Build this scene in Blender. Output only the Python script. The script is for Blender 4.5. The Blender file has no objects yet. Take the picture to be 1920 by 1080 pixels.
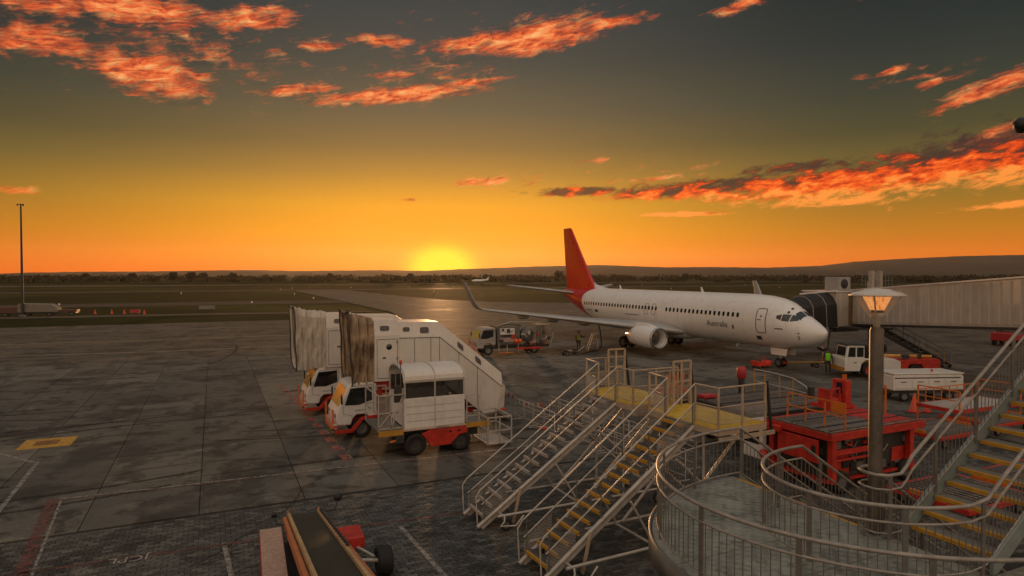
import bpy, bmesh, math, random
from mathutils import Vector, Matrix
PI = math.pi
sc = bpy.context.scene
col = sc.collection
RND = random.Random(7)

# ------------------------------------------------------------------ camera
YAW = math.radians(25.0)                 # the apron grid runs along X and Y; the view looks 25 degrees right of +Y
PITCH = math.atan(26.0 / 1200.0)
cam = bpy.data.cameras.new("camera"); camo = bpy.data.objects.new("camera", cam); col.objects.link(camo)
camo.location = (0, 0, 7.0)
camo.rotation_euler = (PI / 2 - PITCH, 0, -YAW)
cam.sensor_width = 36.0; cam.lens = 36.0 * 1200.0 / 1920.0
cam.clip_start = 0.1; cam.clip_end = 30000
sc.camera = camo

# ------------------------------------------------------------------ exposure
sc.view_settings.view_transform = 'Standard'; sc.view_settings.look = 'None'
sc.view_settings.exposure = 0.0; sc.view_settings.gamma = 1.0
sc.view_settings.use_curve_mapping = False
sc.render.engine = 'CYCLES'
sc.cycles.max_bounces = 6; sc.cycles.diffuse_bounces = 3; sc.cycles.glossy_bounces = 3
sc.cycles.transmission_bounces = 4; sc.cycles.transparent_max_bounces = 12; sc.cycles.volume_bounces = 0
sc.cycles.sample_clamp_indirect = 4.0; sc.cycles.use_denoising = True
sc.cycles.caustics_reflective = False; sc.cycles.caustics_refractive = False

SUN_AZ = YAW + math.atan((828 - 960) / 1200.0)      # clockwise from +Y
SUN_EL = math.radians(1.15)

def lin(r, g, b):
    f = lambda c: (c / 255.0 / 12.92) if c <= 10 else ((c / 255.0 + 0.055) / 1.055) ** 2.4
    return (f(r), f(g), f(b))

# ------------------------------------------------------------------ node arithmetic
class S:
    """a shader socket with arithmetic"""
    def __init__(s, t, k): s.t = t; s.k = k
    def _m(s, op, *a, clamp=False):
        n = s.t.nodes.new('ShaderNodeMath'); n.operation = op; n.use_clamp = clamp
        for i, v in enumerate((s,) + a):
            if isinstance(v, S): s.t.links.new(v.k, n.inputs[i])
            else: n.inputs[i].default_value = v
        return S(s.t, n.outputs[0])
    def __add__(s, o): return s._m('ADD', o)
    def __radd__(s, o): return s._m('ADD', o)
    def __sub__(s, o): return s._m('SUBTRACT', o)
    def __rsub__(s, o): return (s * -1.0) + o
    def __mul__(s, o): return s._m('MULTIPLY', o)
    __rmul__ = __mul__
    def __truediv__(s, o): return s._m('DIVIDE', o)
    def sat(s): return s._m('ADD', 0.0, clamp=True)
    def mx(s, o): return s._m('MAXIMUM', o)
    def mn(s, o): return s._m('MINIMUM', o)
    def f(s, op, *a): return s._m(op, *a)
    def step(s, a, b):
        n = s.t.nodes.new('ShaderNodeMapRange'); n.interpolation_type = 'SMOOTHSTEP'; n.clamp = True
        s.t.links.new(s.k, n.inputs[0])
        n.inputs[1].default_value = a; n.inputs[2].default_value = b; n.inputs[3].default_value = 0; n.inputs[4].default_value = 1
        return S(s.t, n.outputs[0])
    def ramp(s, stops, interp='LINEAR'):
        n = s.t.nodes.new('ShaderNodeValToRGB'); n.color_ramp.interpolation = interp
        el = n.color_ramp.elements
        while len(el) < len(stops): el.new(0.5)
        for e, (p, c) in zip(el, stops): e.position = p; e.color = (*c, 1)
        s.t.links.new(s.k, n.inputs[0]); return S(s.t, n.outputs[0])
def mixc(f, a, b, mode='MIX'):
    t = f.t if isinstance(f, S) else (a.t if isinstance(a, S) else b.t)
    n = t.nodes.new('ShaderNodeMix'); n.data_type = 'RGBA'; n.blend_type = mode; n.clamp_factor = True
    for sock, v in ((n.inputs[0], f), (n.inputs[6], a), (n.inputs[7], b)):
        if isinstance(v, S): t.links.new(v.k, sock)
        elif isinstance(v, tuple): sock.default_value = (*v, 1)
        else: sock.default_value = v
    return S(t, n.outputs[2])
def xyz(t, x, y, z=0.0):
    n = t.nodes.new('ShaderNodeCombineXYZ')
    for i, v in enumerate((x, y, z)):
        if isinstance(v, S): t.links.new(v.k, n.inputs[i])
        else: n.inputs[i].default_value = v
    return S(t, n.outputs[0])
def sep(v):
    n = v.t.nodes.new('ShaderNodeSeparateXYZ'); v.t.links.new(v.k, n.inputs[0])
    return [S(v.t, n.outputs[i]) for i in range(3)]
def noise(v, scale, detail=3.0, rough=0.5, dist=0.0, w=None):
    n = v.t.nodes.new('ShaderNodeTexNoise')
    v.t.links.new(v.k, n.inputs['Vector'])
    n.inputs['Scale'].default_value = scale; n.inputs['Detail'].default_value = detail
    n.inputs['Roughness'].default_value = rough; n.inputs['Distortion'].default_value = dist
    return S(v.t, n.outputs['Fac'])
def wave_free(v, sx, sy, sz):
    n = v.t.nodes.new('ShaderNodeVectorMath'); n.operation = 'MULTIPLY'
    v.t.links.new(v.k, n.inputs[0]); n.inputs[1].default_value = (sx, sy, sz); return S(v.t, n.outputs[0])

# ------------------------------------------------------------------ sky
def build_world():
    w = bpy.data.worlds.new("World"); sc.world = w; w.use_nodes = True
    t = w.node_tree; t.nodes.clear()
    out = t.nodes.new('ShaderNodeOutputWorld')
    tc = t.nodes.new('ShaderNodeTexCoord'); d = S(t, tc.outputs['Generated'])
    x, y, z = sep(d)
    # azimuth in degrees measured from the sun (clockwise positive), elevation in degrees
    cs, sn = math.cos(SUN_AZ), math.sin(SUN_AZ)
    fx = x * sn + y * cs; rx = x * cs - y * sn
    az = rx.f('ARCTAN2', fx) * (180 / PI)
    el = z.f('ARCSINE') * (180 / PI)
    def sky(near, far):
        pass
    e01 = (el / 90.0).mx(0.0).mn(1.0)
    R = lambda *c: lin(*c)
    P = lambda deg: deg / 90.0
    toward = e01.ramp([(0, R(252, 108, 6)), (P(1.2), R(252, 134, 6)), (P(3.5), R(248, 154, 12)), (P(6), R(230, 156, 32)),
                       (P(8.7), R(172, 127, 52)), (P(11), R(131, 105, 59)), (P(14), R(100, 90, 66)), (P(18), R(70, 72, 64)),
                       (P(21), R(60, 66, 64)), (P(24), R(52, 59, 60)), (P(34), R(98, 102, 104)), (P(60), R(150, 153, 154)), (1.0, R(166, 168, 168))])
    away = e01.ramp([(0, R(222, 96, 14)), (P(1.2), R(218, 108, 18)), (P(3.5), R(186, 116, 24)), (P(6), R(148, 110, 38)),
                     (P(8.7), R(104, 90, 46)), (P(11), R(74, 71, 45)), (P(14), R(54, 60, 50)), (P(18), R(37, 47, 46)),
                     (P(21), R(30, 41, 42)), (P(24), R(28, 39, 41)), (P(34), R(90, 96, 100)), (P(60), R(148, 152, 154)), (1.0, R(166, 168, 168))])
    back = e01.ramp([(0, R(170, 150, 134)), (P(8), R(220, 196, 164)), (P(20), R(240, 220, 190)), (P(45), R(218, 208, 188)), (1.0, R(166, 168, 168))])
    aa = az.f('ABSOLUTE')
    c = mixc(aa.step(3, 38), toward, away)
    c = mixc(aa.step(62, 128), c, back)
    # glow round the sun
    ds2 = (az / 2.9).f('POWER', 2.0) + ((el - 0.5) / 2.0).f('POWER', 2.0)
    glow = (ds2 * -1.0).f('EXPONENT')
    c = mixc(glow.step(0.06, 0.75), c, (1.0, .86, 0.0))
    dsw = (az / 10.0).f('POWER', 2.0) + ((el - 0.8) / 5.5).f('POWER', 2.0)
    c = mixc((dsw * -1.0).f('EXPONENT') * 0.40, c, R(255, 164, 4))
    # ---- clouds: noise in the sky's own azimuth and elevation, gathered into banks
    a0 = math.degrees(math.atan((828 - 960) / 1200.0))
    def pos(px, py):
        a = math.atan((px - 960) / 1200.0)
        return math.degrees(a) - a0, math.degrees(math.atan((514 - py) / 1200.0 * math.cos(a)))
    th = math.radians(9)
    u = az * math.cos(th) + el * math.sin(th); v = el * math.cos(th) - az * math.sin(th)
    warp = noise(xyz(t, u * .5, v * 1.1, 2.2), 1.0, 3.0, .55) - .5
    u = u + warp * 1.3; v = v + warp * .5
    n1 = noise(xyz(t, u * 0.60, v * 1.60, 3.7), 1.0, 11.0, 0.66, 0.3)
    nup = noise(xyz(t, u * 0.60 - .05, (v + .26) * 1.60, 3.7), 1.0, 6.0, 0.62, 0.3)      # the cloud just above: lower edges catch the light
    wisp = noise(xyz(t, u * 0.30, v * 3.2, 7.7), 1.0, 9.0, 0.68, 0.5)
    n2 = noise(xyz(t, u * 0.30, v * 0.95, 9.1), 1.6, 6.0, 0.62, 0.3)
    n4 = noise(xyz(t, u * 0.16, v * 0.42, 5.4), 1.0, 4.0, 0.55, 0.2)
    k = 180 / PI / 1200
    def bank(px, py, hx, hy, tilt=0.0, amp=1.0):
        A, E = pos(px, py)
        ca, sa = math.cos(math.radians(tilt)), math.sin(math.radians(tilt))
        du, dv = az - A, el - E
        p = (du * (ca / (hx * k)) + dv * (sa / (hx * k))).f('POWER', 2.0)
        q = (dv * (ca / (hy * k)) - du * (sa / (hy * k))).f('POWER', 2.0)
        return (((p + q) * -1.0).f('EXPONENT')) * amp
    m = None
    for b in BANKS:
        g = bank(*b); m = g if m is None else m.mx(g)
    # the same broken cloud goes on thinly round the rest of the sky
    m = m.mx(aa.step(46, 70) * el.step(9, 16) * (1.0 - el.step(38, 60)) * 0.60)
    m = m.mx(el.step(15, 22) * n4.step(.42, .6) * .34)
    dens = (m * 1.62 + (n1 - 0.5) * 2.6 + (wisp - .5) * 1.0 - 0.78)
    cov = dens.step(-.10, 0.80)
    # smoky grey veil under and around the banks
    veil = (m * 1.1 + (n2 - .5) * 1.6 - .42).step(0, .7) * el.step(8, 13)
    c = mixc(veil * .55, c, R(50, 48, 46))
    A, E = pos(1450, 340)
    bigm = None
    for b in BIG:
        g = bank(*b); bigm = g if bigm is None else bigm.mx(g)
    n3 = noise(xyz(t, u * 0.66, v * 1.75, 1.3), 1.0, 11.0, 0.66, 0.35)
    dens2 = bigm * 1.50 + (n3 - 0.5) * 2.6 + (wisp - .5) * .8 - 0.66
    cov2 = dens2.step(-.08, 0.60)
    lit = (n2 * 1.0 + .06 + (nup - n1) * 1.6 + (wisp - 0.5) * .9 + (n1 - .5) * .5).sat()
    ccol = lit.ramp([(0.0, R(62, 52, 48)), (0.22, R(104, 58, 46)), (0.38, R(190, 72, 38)), (0.54, R(236, 104, 52)), (0.72, R(250, 142, 78)), (0.95, R(255, 182, 112))])
    # near the horizon clouds take the sky's warm light
    ccol = mixc((1.0 - el.step(3.5, 8.5)) * 0.55, ccol, R(252, 128, 16))
    axis = el - (E + (az - A) * 0.062)                     # height above the bank's own axis
    low = (axis * -0.34 + 0.47 + (n2 - 0.5) * 2.0 + (n3 - .5) * 1.9).sat()
    bcol = low.ramp([(0.0, R(52, 40, 40)), (0.26, R(72, 42, 38)), (0.40, R(120, 44, 28)), (0.54, R(206, 58, 20)), (0.74, R(246, 88, 24)), (1.0, R(255, 148, 60))])
    c = mixc(cov * 0.92, c, ccol)
    c = mixc(cov2 * 0.94, c, bcol)
    nis = t.nodes.new('ShaderNodeTexSky'); nis.sky_type = 'NISHITA'; nis.sun_disc = False
    nis.sun_elevation = SUN_EL; nis.sun_rotation = SUN_AZ; nis.air_density = 1.6; nis.dust_density = 4.0
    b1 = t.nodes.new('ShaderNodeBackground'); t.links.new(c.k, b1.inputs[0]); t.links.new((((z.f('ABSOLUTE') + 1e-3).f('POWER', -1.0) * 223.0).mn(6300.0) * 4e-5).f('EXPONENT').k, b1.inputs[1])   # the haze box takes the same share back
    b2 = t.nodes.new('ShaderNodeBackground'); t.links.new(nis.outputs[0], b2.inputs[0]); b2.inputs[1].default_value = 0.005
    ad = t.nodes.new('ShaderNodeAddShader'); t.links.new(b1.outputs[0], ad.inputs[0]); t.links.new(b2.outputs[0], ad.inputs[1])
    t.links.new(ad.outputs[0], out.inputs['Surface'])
    w.cycles.sampling_method = 'MANUAL'; w.cycles.sample_map_resolution = 512
BANKS = [  # px, py, half width, half height (photo pixels), tilt, amount
    (1000, 74, 190, 34, 7, 1.05), (1130, 50, 110, 16, 6, .95), (870, 88, 110, 20, 4, .9), (720, 80, 80, 15, 0, .85), (750, 180, 220, 19, 7, 1.0), (880, 158, 90, 12, 6, .9), (740, 142, 80, 10, 3, .7), (560, 172, 90, 16, 10, .9), (600, 90, 60, 16, 8, .8),
    (285, 140, 125, 44, -4, 1.0), (320, 178, 50, 14, 0, .75), (250, 18, 170, 34, 0, 1.0), (480, 40, 100, 26, 8, .95), (80, 78, 100, 30, 4, .95), (60, 10, 130, 20, 0, .8),
    (300, 95, 380, 110, 0, .54), (820, 130, 260, 70, 4, .50), (1720, 150, 120, 40, 6, .42), (1230, 320, 220, 40, 2, .42), (950, 340, 160, 30, 2, .50), (1385, 16, 64, 13, 12, .9), (1850, 168, 100, 20, 16, .98), (1880, 255, 80, 20, 12, .98), (1670, 135, 40, 9, 10, .78), (1745, 157, 42, 9, 6, .8), (1610, 147, 26, 7, 8, .7),
    (900, 342, 90, 14, 2, .82), (770, 375, 28, 5, 0, .7), (1230, 335, 120, 7, 3, .78), (1110, 302, 50, 6, 4, .7), (30, 357, 46, 10, 2, .9), (1300, 402, 120, 6, 2, .72), (1880, 385, 80, 7, 4, .7)]
BIG = [(1090, 360, 120, 11, 1, .98), (1330, 354, 240, 22, 2, 1.0), (1560, 342, 220, 34, 4, 1.02), (1770, 306, 210, 44, 10, 1.05), (1950, 285, 120, 44, 12, 1.05), (1480, 318, 120, 16, 4, .9), (1560, 378, 150, 11, 0, .9), (1290, 402, 110, 6, 0, .85), (1880, 385, 90, 7, 3, .85)]
build_world()
sun = bpy.data.lights.new("sun", 'SUN'); suno = bpy.data.objects.new("sun", sun); col.objects.link(suno)
sun.energy = 1.9; sun.angle = math.radians(1.5); sun.color = (1.0, 0.50, 0.20)
sd = Vector((math.sin(SUN_AZ) * math.cos(SUN_EL), math.cos(SUN_AZ) * math.cos(SUN_EL), math.sin(SUN_EL)))
suno.rotation_euler = sd.to_track_quat('Z', 'Y').to_euler()

# ------------------------------------------------------------------ mesh helper
class MB:
    def __init__(s): s.v = []; s.f = []; s.sm = []
    def add(s, vs, fs, smooth=False):
        o = len(s.v); s.v += [tuple(p) for p in vs]
        for f in fs: s.f.append([i + o for i in f]); s.sm.append(smooth)
        return s
    def box(s, x0, x1, y0, y1, z0, z1):
        return s.add([(x0, y0, z0), (x1, y0, z0), (x1, y1, z0), (x0, y1, z0), (x0, y0, z1), (x1, y0, z1), (x1, y1, z1), (x0, y1, z1)],
                     [(0, 3, 2, 1), (4, 5, 6, 7), (0, 1, 5, 4), (1, 2, 6, 5), (2, 3, 7, 6), (3, 0, 4, 7)])
    def beam(s, a, b, w, h=None, up=(0, 0, 1)):
        a = Vector(a); b = Vector(b); h = h or w; d = (b - a).normalized(); u = Vector(up)
        if abs(d.dot(u)) > .98: u = Vector((1, 0, 0))
        r = d.cross(u).normalized() * w / 2; u = r.cross(d).normalized() * h / 2
        vs = [a - r - u, a + r - u, a + r + u, a - r + u, b - r - u, b + r - u, b + r + u, b - r + u]
        return s.add(vs, [(0, 1, 2, 3), (7, 6, 5, 4), (0, 4, 5, 1), (1, 5, 6, 2), (2, 6, 7, 3), (3, 7, 4, 0)])
    def tube(s, pts, r, n=8, cap=True):
        pts = [Vector(p) for p in pts]; rings = []
        rr = r if isinstance(r, (list, tuple)) else [r] * len(pts)
        up = None
        for i, p in enumerate(pts):
            d = ((pts[min(i + 1, len(pts) - 1)] - p).normalized() + (p - pts[max(i - 1, 0)]).normalized())
            d.normalize()
            if up is None: up = Vector((0, 0, 1)) if abs(d.z) < .9 else Vector((1, 0, 0))
            rt = d.cross(up).normalized(); u2 = rt.cross(d).normalized(); up = u2
            rings.append([p + (rt * math.cos(2 * PI * k / n) + u2 * math.sin(2 * PI * k / n)) * rr[i] for k in range(n)])
        vs = [q for g in rings for q in g]; fs = []
        for i in range(len(pts) - 1):
            for k in range(n): fs.append((i * n + k, i * n + (k + 1) % n, (i + 1) * n + (k + 1) % n, (i + 1) * n + k))
        s.add(vs, fs, True)
        if cap: s.add(rings[0], [tuple(range(n))[::-1]]); s.add(rings[-1], [tuple(range(n))])
        return s
    def lathe(s, prof, org=(0, 0, 0), axis='z', n=24, smooth=True):
        vs = []; fs = []; o = Vector(org)
        for (r, h) in prof:
            for k in range(n):
                c, d = r * math.cos(2 * PI * k / n), r * math.sin(2 * PI * k / n)
                vs.append(o + Vector({'z': (c, d, h), 'y': (d, h, c), 'x': (h, c, d)}[axis]))
        for i in range(len(prof) - 1):
            for k in range(n): fs.append((i * n + k, i * n + (k + 1) % n, (i + 1) * n + (k + 1) % n, (i + 1) * n + k))
        return s.add(vs, fs, smooth)
    def prism(s, poly, lo, hi, plane='xz'):
        n = len(poly)
        g = {'xz': lambda p, h: (p[0], h, p[1]), 'xy': lambda p, h: (p[0], p[1], h), 'yz': lambda p, h: (h, p[0], p[1])}[plane]
        vs = [g(p, lo) for p in poly] + [g(p, hi) for p in poly]
        fs = [tuple(range(n)), tuple(range(2 * n - 1, n - 1, -1))] + [(i, n + i, n + (i + 1) % n, (i + 1) % n) for i in range(n)]
        return s.add(vs, fs)
    def build(s, name, m, parent=None, bevel=0.0, seg=2, loc=None):
        me = bpy.data.meshes.new(name); me.from_pydata(s.v, [], s.f); me.materials.append(m)
        me.polygons.foreach_set('use_smooth', s.sm)
        bm = bmesh.new(); bm.from_mesh(me); bmesh.ops.recalc_face_normals(bm, faces=bm.faces); bm.to_mesh(me); bm.free()
        return link(name, me, parent, bevel, seg, loc)
def link(name, me, parent=None, bevel=0.0, seg=2, loc=None):
    o = bpy.data.objects.new(name, me); col.objects.link(o); o.parent = parent
    if loc is not None: o.location = loc
    if bevel:
        b = o.modifiers.new('bevel', 'BEVEL'); b.width = bevel; b.segments = seg; b.limit_method = 'ANGLE'; b.angle_limit = math.radians(40)
    return o
def thing(name, label, cat, loc=(0, 0, 0), rz=0.0, group=None):
    o = bpy.data.objects.new(name, None); col.objects.link(o); o.empty_display_size = .2
    o.location = loc; o.rotation_euler = (0, 0, rz); tag(o, label, cat, group); return o
def tag(o, label=None, cat=None, group=None, kind=None):
    for k, v in (('label', label), ('category', cat), ('group', group), ('kind', kind)):
        if v: o[k] = v
    return o
def dup(o, parent=None):
    c = o.copy(); col.objects.link(c); c.parent = parent
    for ch in list(o.children): dup(ch, c)
    return c
def struct(o): o['kind'] = 'structure'; return o
def text_mesh(body, size):
    cu = bpy.data.curves.new('t', 'FONT'); cu.body = body; cu.size = size; cu.resolution_u = 3
    o = bpy.data.objects.new('t', cu); col.objects.link(o)
    dg = bpy.context.evaluated_depsgraph_get(); me = bpy.data.meshes.new_from_object(o.evaluated_get(dg))
    bpy.data.objects.remove(o); bpy.data.curves.remove(cu)
    bm = bmesh.new(); bm.from_mesh(me); bmesh.ops.triangulate(bm, faces=bm.faces); bmesh.ops.remove_doubles(bm, verts=bm.verts, dist=1e-5); bm.to_mesh(me); bm.free(); return me

# ------------------------------------------------------------------ materials
MATS = {}
def mat(name, c=(.5, .5, .5), rough=0.5, metal=0.0, var=0.12, scale=3.0, bump=0.0, dirt=0.0, spec=0.5, coat=0.0, alpha=None, emit=None, c2=None, streak=0.0):
    if name in MATS: return MATS[name]
    m = bpy.data.materials.new(name); m.use_nodes = True; t = m.node_tree; p = t.nodes['Principled BSDF']
    tc = t.nodes.new('ShaderNodeTexCoord'); v = S(t, tc.outputs['Object'])
    n = noise(v, scale, 5, .6)
    base = mixc(n.step(.25, .75), tuple(k * (1 - var) for k in c), tuple(min(1, k * (1 + var)) for k in c))
    if c2: base = mixc(noise(v, scale * .35, 4, .6).step(.48, .62), base, c2)
    if dirt:
        g = noise(v, scale * .45, 7, .68, .4).step(.46, .72) * dirt
        base = mixc(g, base, tuple(k * .38 for k in c))
    if streak:
        g = noise(wave_free(v, 5.0, 5.0, .35), 2.2, 5, .6).step(.5, .78) * streak
        base = mixc(g, base, tuple(k * .42 + .004 for k in c))
    t.links.new(base.k, p.inputs['Base Color'])
    rr = n * .25 + (rough - .125)
    t.links.new(rr.sat().k, p.inputs['Roughness'])
    p.inputs['Metallic'].default_value = metal
    p.inputs['Specular IOR Level'].default_value = spec
    p.inputs['Coat Weight'].default_value = coat
    if bump:
        b = t.nodes.new('ShaderNodeBump'); b.inputs['Strength'].default_value = bump; b.inputs['Distance'].default_value = .02
        t.links.new(noise(v, scale * 6, 6, .65).k, b.inputs['Height']); t.links.new(b.outputs[0], p.inputs['Normal'])
    if alpha is not None: p.inputs['Alpha'].default_value = alpha
    if emit: p.inputs['Emission Color'].default_value = (*emit[0], 1); p.inputs['Emission Strength'].default_value = emit[1]
    MATS[name] = m; return m
WHITE = mat('white_paint', (.72, .70, .66), .38, var=.05, dirt=.22, streak=.25, coat=.15)
CREAM = mat('aluminium_composite', (.66, .62, .56), .42, var=.06, scale=1.2, dirt=.2, streak=.3)
PLANEW = mat('aircraft_white', (.80, .79, .76), .30, var=.03, scale=.6, coat=.3, dirt=.08)
RED = mat('safety_red', (.50, .030, .016), .48, var=.25, scale=4, dirt=.55, streak=.35)
TAILRED = mat('tail_red', (.56, .022, .012), .3, var=.08, scale=.5, coat=.3)
ORANGE = mat('orange_paint', (.62, .17, .02), .45, var=.15, dirt=.3)
YELLOW = mat('yellow_paint', (.46, .24, .03), .5, var=.12, dirt=.35)
DARK = mat('dark_steel', (.035, .033, .03), .55, var=.3, dirt=.3)
RUBBER = mat('rubber', (.014, .014, .014), .75, var=.3)
STEEL = mat('galvanised_steel', (.34, .31, .27), .42, metal=.55, var=.2, scale=6, dirt=.3)
GREYP = mat('grey_steel_paint', (.16, .165, .155), .42, metal=.2, var=.15, scale=4, dirt=.4)
ALU = mat('pale_tube', (.50, .46, .41), .42, metal=.25, var=.15, scale=5, dirt=.35)
GLASS = mat('dark_glass', (.012, .013, .014), .06, var=.2, spec=.8)
LENS = mat('clear_pane', (.035, .034, .03), .05, var=.1, spec=.7, alpha=.72)
SUNSETG = mat('sunset_windscreen', (.62, .50, .14), .12, metal=.4, var=.15, spec=.8)  # yellow base colour stands in for the sunset reflected in the pane
FABRIC = mat('canvas_bellows', (.56, .50, .42), .85, var=.12, scale=2, dirt=.3, bump=.3)
BROWNF = mat('worn_brown_canvas', (.40, .29, .19), .85, var=.3, scale=2, dirt=.35, bump=.3, streak=.75, c2=(.16, .10, .06))
BLACK = mat('black_trim', (.012, .012, .012), .5, var=.2)
INK = mat('dark_lettering', (.03, .03, .03), .5, var=.1)
# ------------------------------------------------------------------ ground, apron, taxiways
def ground_mat(name, c1, c2, scale, rough=.9, bump=.0, **k): return mat(name, c1, rough, c2=c2, scale=scale, var=.25, bump=bump, **k)
def concrete(name, base, warm, jx=None, wet=.35, brick=None):
    m = bpy.data.materials.new(name); m.use_nodes = True; t = m.node_tree; p = t.nodes['Principled BSDF']
    g = t.nodes.new('ShaderNodeNewGeometry'); v = S(t, g.outputs['Position'])
    oi = t.nodes.new('ShaderNodeObjectInfo'); rnd = S(t, oi.outputs['Random'])
    x, y, z = sep(v)
    fine = noise(v, 9, 6, .65); mid = noise(v, .9, 6, .62, .3); big = noise(wave_free(v, .05, .12, 1), 1.0, 5, .6, .4)
    c = mixc(fine.step(.25, .75), tuple(k * .68 for k in base), tuple(k * 1.36 for k in base))
    c = mixc(big.step(.40, .66) * .7, c, tuple(k * 1.25 for k in warm))
    blot = noise(v, .33, 7, .68, .6)
    c = mixc(blot.step(.47, .60) * .80, c, tuple(k * .26 for k in base))           # broad grime
    c = mixc(mid.step(.53, .63) * .75, c, tuple(k * .2 for k in base))            # oil spots
    st = noise(wave_free(v, .16, 2.1, 1), 1.0, 7, .68, .9).step(.55, .68)
    c = mixc(st * .55, c, tuple(k * .30 for k in base))                           # tyre streaks along X
    st2 = noise(wave_free(v, 1.9, .14, 1), 1.0, 6, .66, 1.4).step(.60, .70)
    c = mixc(st2 * .4, c, tuple(k * .32 for k in base))                           # and across
    if brick:
        L_, W_ = brick; ri = ((y - 9.05) / W_).f('FLOOR'); xi = ((x + 12.12) / L_ - (ri * .5).f('FRACT')).f('FLOOR')
        wn = t.nodes.new('ShaderNodeTexWhiteNoise'); wn.noise_dimensions = '2D'; t.links.new(xyz(t, xi, ri).k, wn.inputs['Vector']); bw = S(t, wn.outputs['Value'])
        c = mixc((bw - .45).mx(0.0) * 1.3, c, tuple(k * .30 for k in base)); c = mixc((.3 - bw).mx(0.0) * 1.8, c, tuple(k * 1.9 for k in warm))
    pale = noise(v, .55, 7, .72, .4).step(.57, .68)
    c = mixc(pale * .6, c, tuple(min(.4, k * 2.0) for k in warm))                # pale worn patches
    c = mixc((rnd - .35).mx(0.0) * .75, c, tuple(k * .50 for k in base)); c = mixc((.22 - rnd).mx(0.0) * 1.9, c, tuple(k * 1.7 for k in warm))
    wetm = noise(wave_free(v, .06, .22, 1), 1.0, 4, .55, .5).step(.56, .70) * wet
    if jx:
        fx = ((x - jx[0]) / jx[1]).f('FRACT'); fy = ((y - jx[2]) / jx[3]).f('FRACT')
        l = ((fx - .5).f('ABSOLUTE') - (.5 - .022 / jx[1])).step(0, .004).mx(((fy - .5).f('ABSOLUTE') - (.5 - .03 / jx[3])).step(0, .004))
        c = mixc(l * .8, c, (.012, .011, .01))
    t.links.new(c.k, p.inputs['Base Color'])
    r = (fine * .22 + .56 - wetm * .42 + mid * .1)
    t.links.new(r.k, p.inputs['Roughness']); p.inputs['Specular IOR Level'].default_value = .28
    b = t.nodes.new('ShaderNodeBump'); b.inputs['Strength'].default_value = .25; b.inputs['Distance'].default_value = .01
    t.links.new((fine * (1.0 - wetm)).k, b.inputs['Height']); t.links.new(b.outputs[0], p.inputs['Normal'])
    return m
SLABX, SLABY, X0, Y0 = 2.97, 3.9, -3.42 - 2.97 * 8, 20.62
CONC = concrete('apron_concrete', (.105, .104, .092), (.122, .112, .090))
CONCFAR = concrete('apron_concrete_far', (.080, .075, .062), (.110, .090, .062), (X0, SLABX * 2, Y0, SLABY * 2), wet=.3)
ASPH = concrete('taxiway_asphalt', (.050, .042, .032), (.075, .054, .032), wet=.25)
PAVER = concrete('paver_concrete', (.102, .104, .095), (.118, .112, .096), wet=.25, brick=(.26, .13))
GRASS = ground_mat('dry_grass', (.022, .026, .007), (.056, .056, .016), .03, spec=.05)
def sheet(name, pts, z, m, parent=None):
    mb = MB(); mb.add([(x, y, z) for x, y in pts], [tuple(range(len(pts)))]); o = mb.build(name, m, parent)
    if parent is None: struct(o)
    return o
def rect(x0, x1, y0, y1): return [(x0, y0), (x1, y0), (x1, y1), (x0, y1)]
sheet('ground', rect(-6000, 6000, -400, 6200), -.10, GRASS)
# the dark bed that shows in the joints, then the slabs
apron = sheet('apron', rect(X0, 95, -30, 60), -.034, mat('joint_filler', (.018, .017, .015), .9))
far = sheet('far_apron', [(X0 - 120, 60), (X0 - 120, 104), (28, 104), (30, 118), (31, 285), (53, 285), (55, 190), (58, 165), (64, 150), (76, 138), (98, 131), (400, 128), (400, 60)], -.05, CONCFAR)
sheet('side_apron', rect(-140, X0, -30, 60), -.045, CONCFAR); sheet('pier_apron', rect(95, 300, -30, 60), -.045, CONCFAR)
sheet('perimeter_road', [(-300, 128), (-60, 128), (27, 119), (27, 124), (-60, 135), (-300, 136)], -.06, ASPH)
sheet('taxiway', [(-400, 172), (30, 160), (30, 178), (-400, 192)], -.06, ASPH)
sheet('cross_taxiway', rect(-900, 1400, 285, 308), -.056, ASPH)
sheet('runway', rect(-1500, 2500, 430, 475), -.06, concrete('runway_asphalt', (.09, .075, .055), (.13, .09, .055), wet=.3))
slab_me = None
def slabs():
    # 22 x 10 slabs, one object each, a little uneven
    d = MB().box(.014, SLABX - .014, .028, SLABY - .028, -.14, 0)
    proto = d.build('slab', CONC, apron); me = proto.data
    first = True
    for j in range(10):
        for i in range(4, 27):
            x, y = X0 + i * SLABX, Y0 + .02 + j * SLABY
            # keep what the camera can see
            cx, cy = x + SLABX / 2, y + SLABY / 2
            dep = cx * math.sin(YAW) + cy * math.cos(YAW); lat = cx * math.cos(YAW) - cy * math.sin(YAW)
            if abs(lat) > dep * .8 + 4: continue
            o = proto if first else link('slab', me, apron); first = False
            o.location = (x, y, RND.uniform(-.003, .002)); o.rotation_euler = (RND.uniform(-.0005, .0005), RND.uniform(-.0005, .0005), 0)
slabs()
sheet('apron_margin', [(X0, Y0), (X0 + 4 * SLABX, Y0), (X0 + 4 * SLABX, 60), (X0, 60)], -.012, CONCFAR)
sheet('apron_side', [(X0 + 27 * SLABX, Y0), (95, Y0), (95, 60), (X0 + 27 * SLABX, 60)], -.012, CONCFAR)
sheet('apron_corner', rect(30.3, 95, -30, Y0), -.012, CONCFAR)
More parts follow.
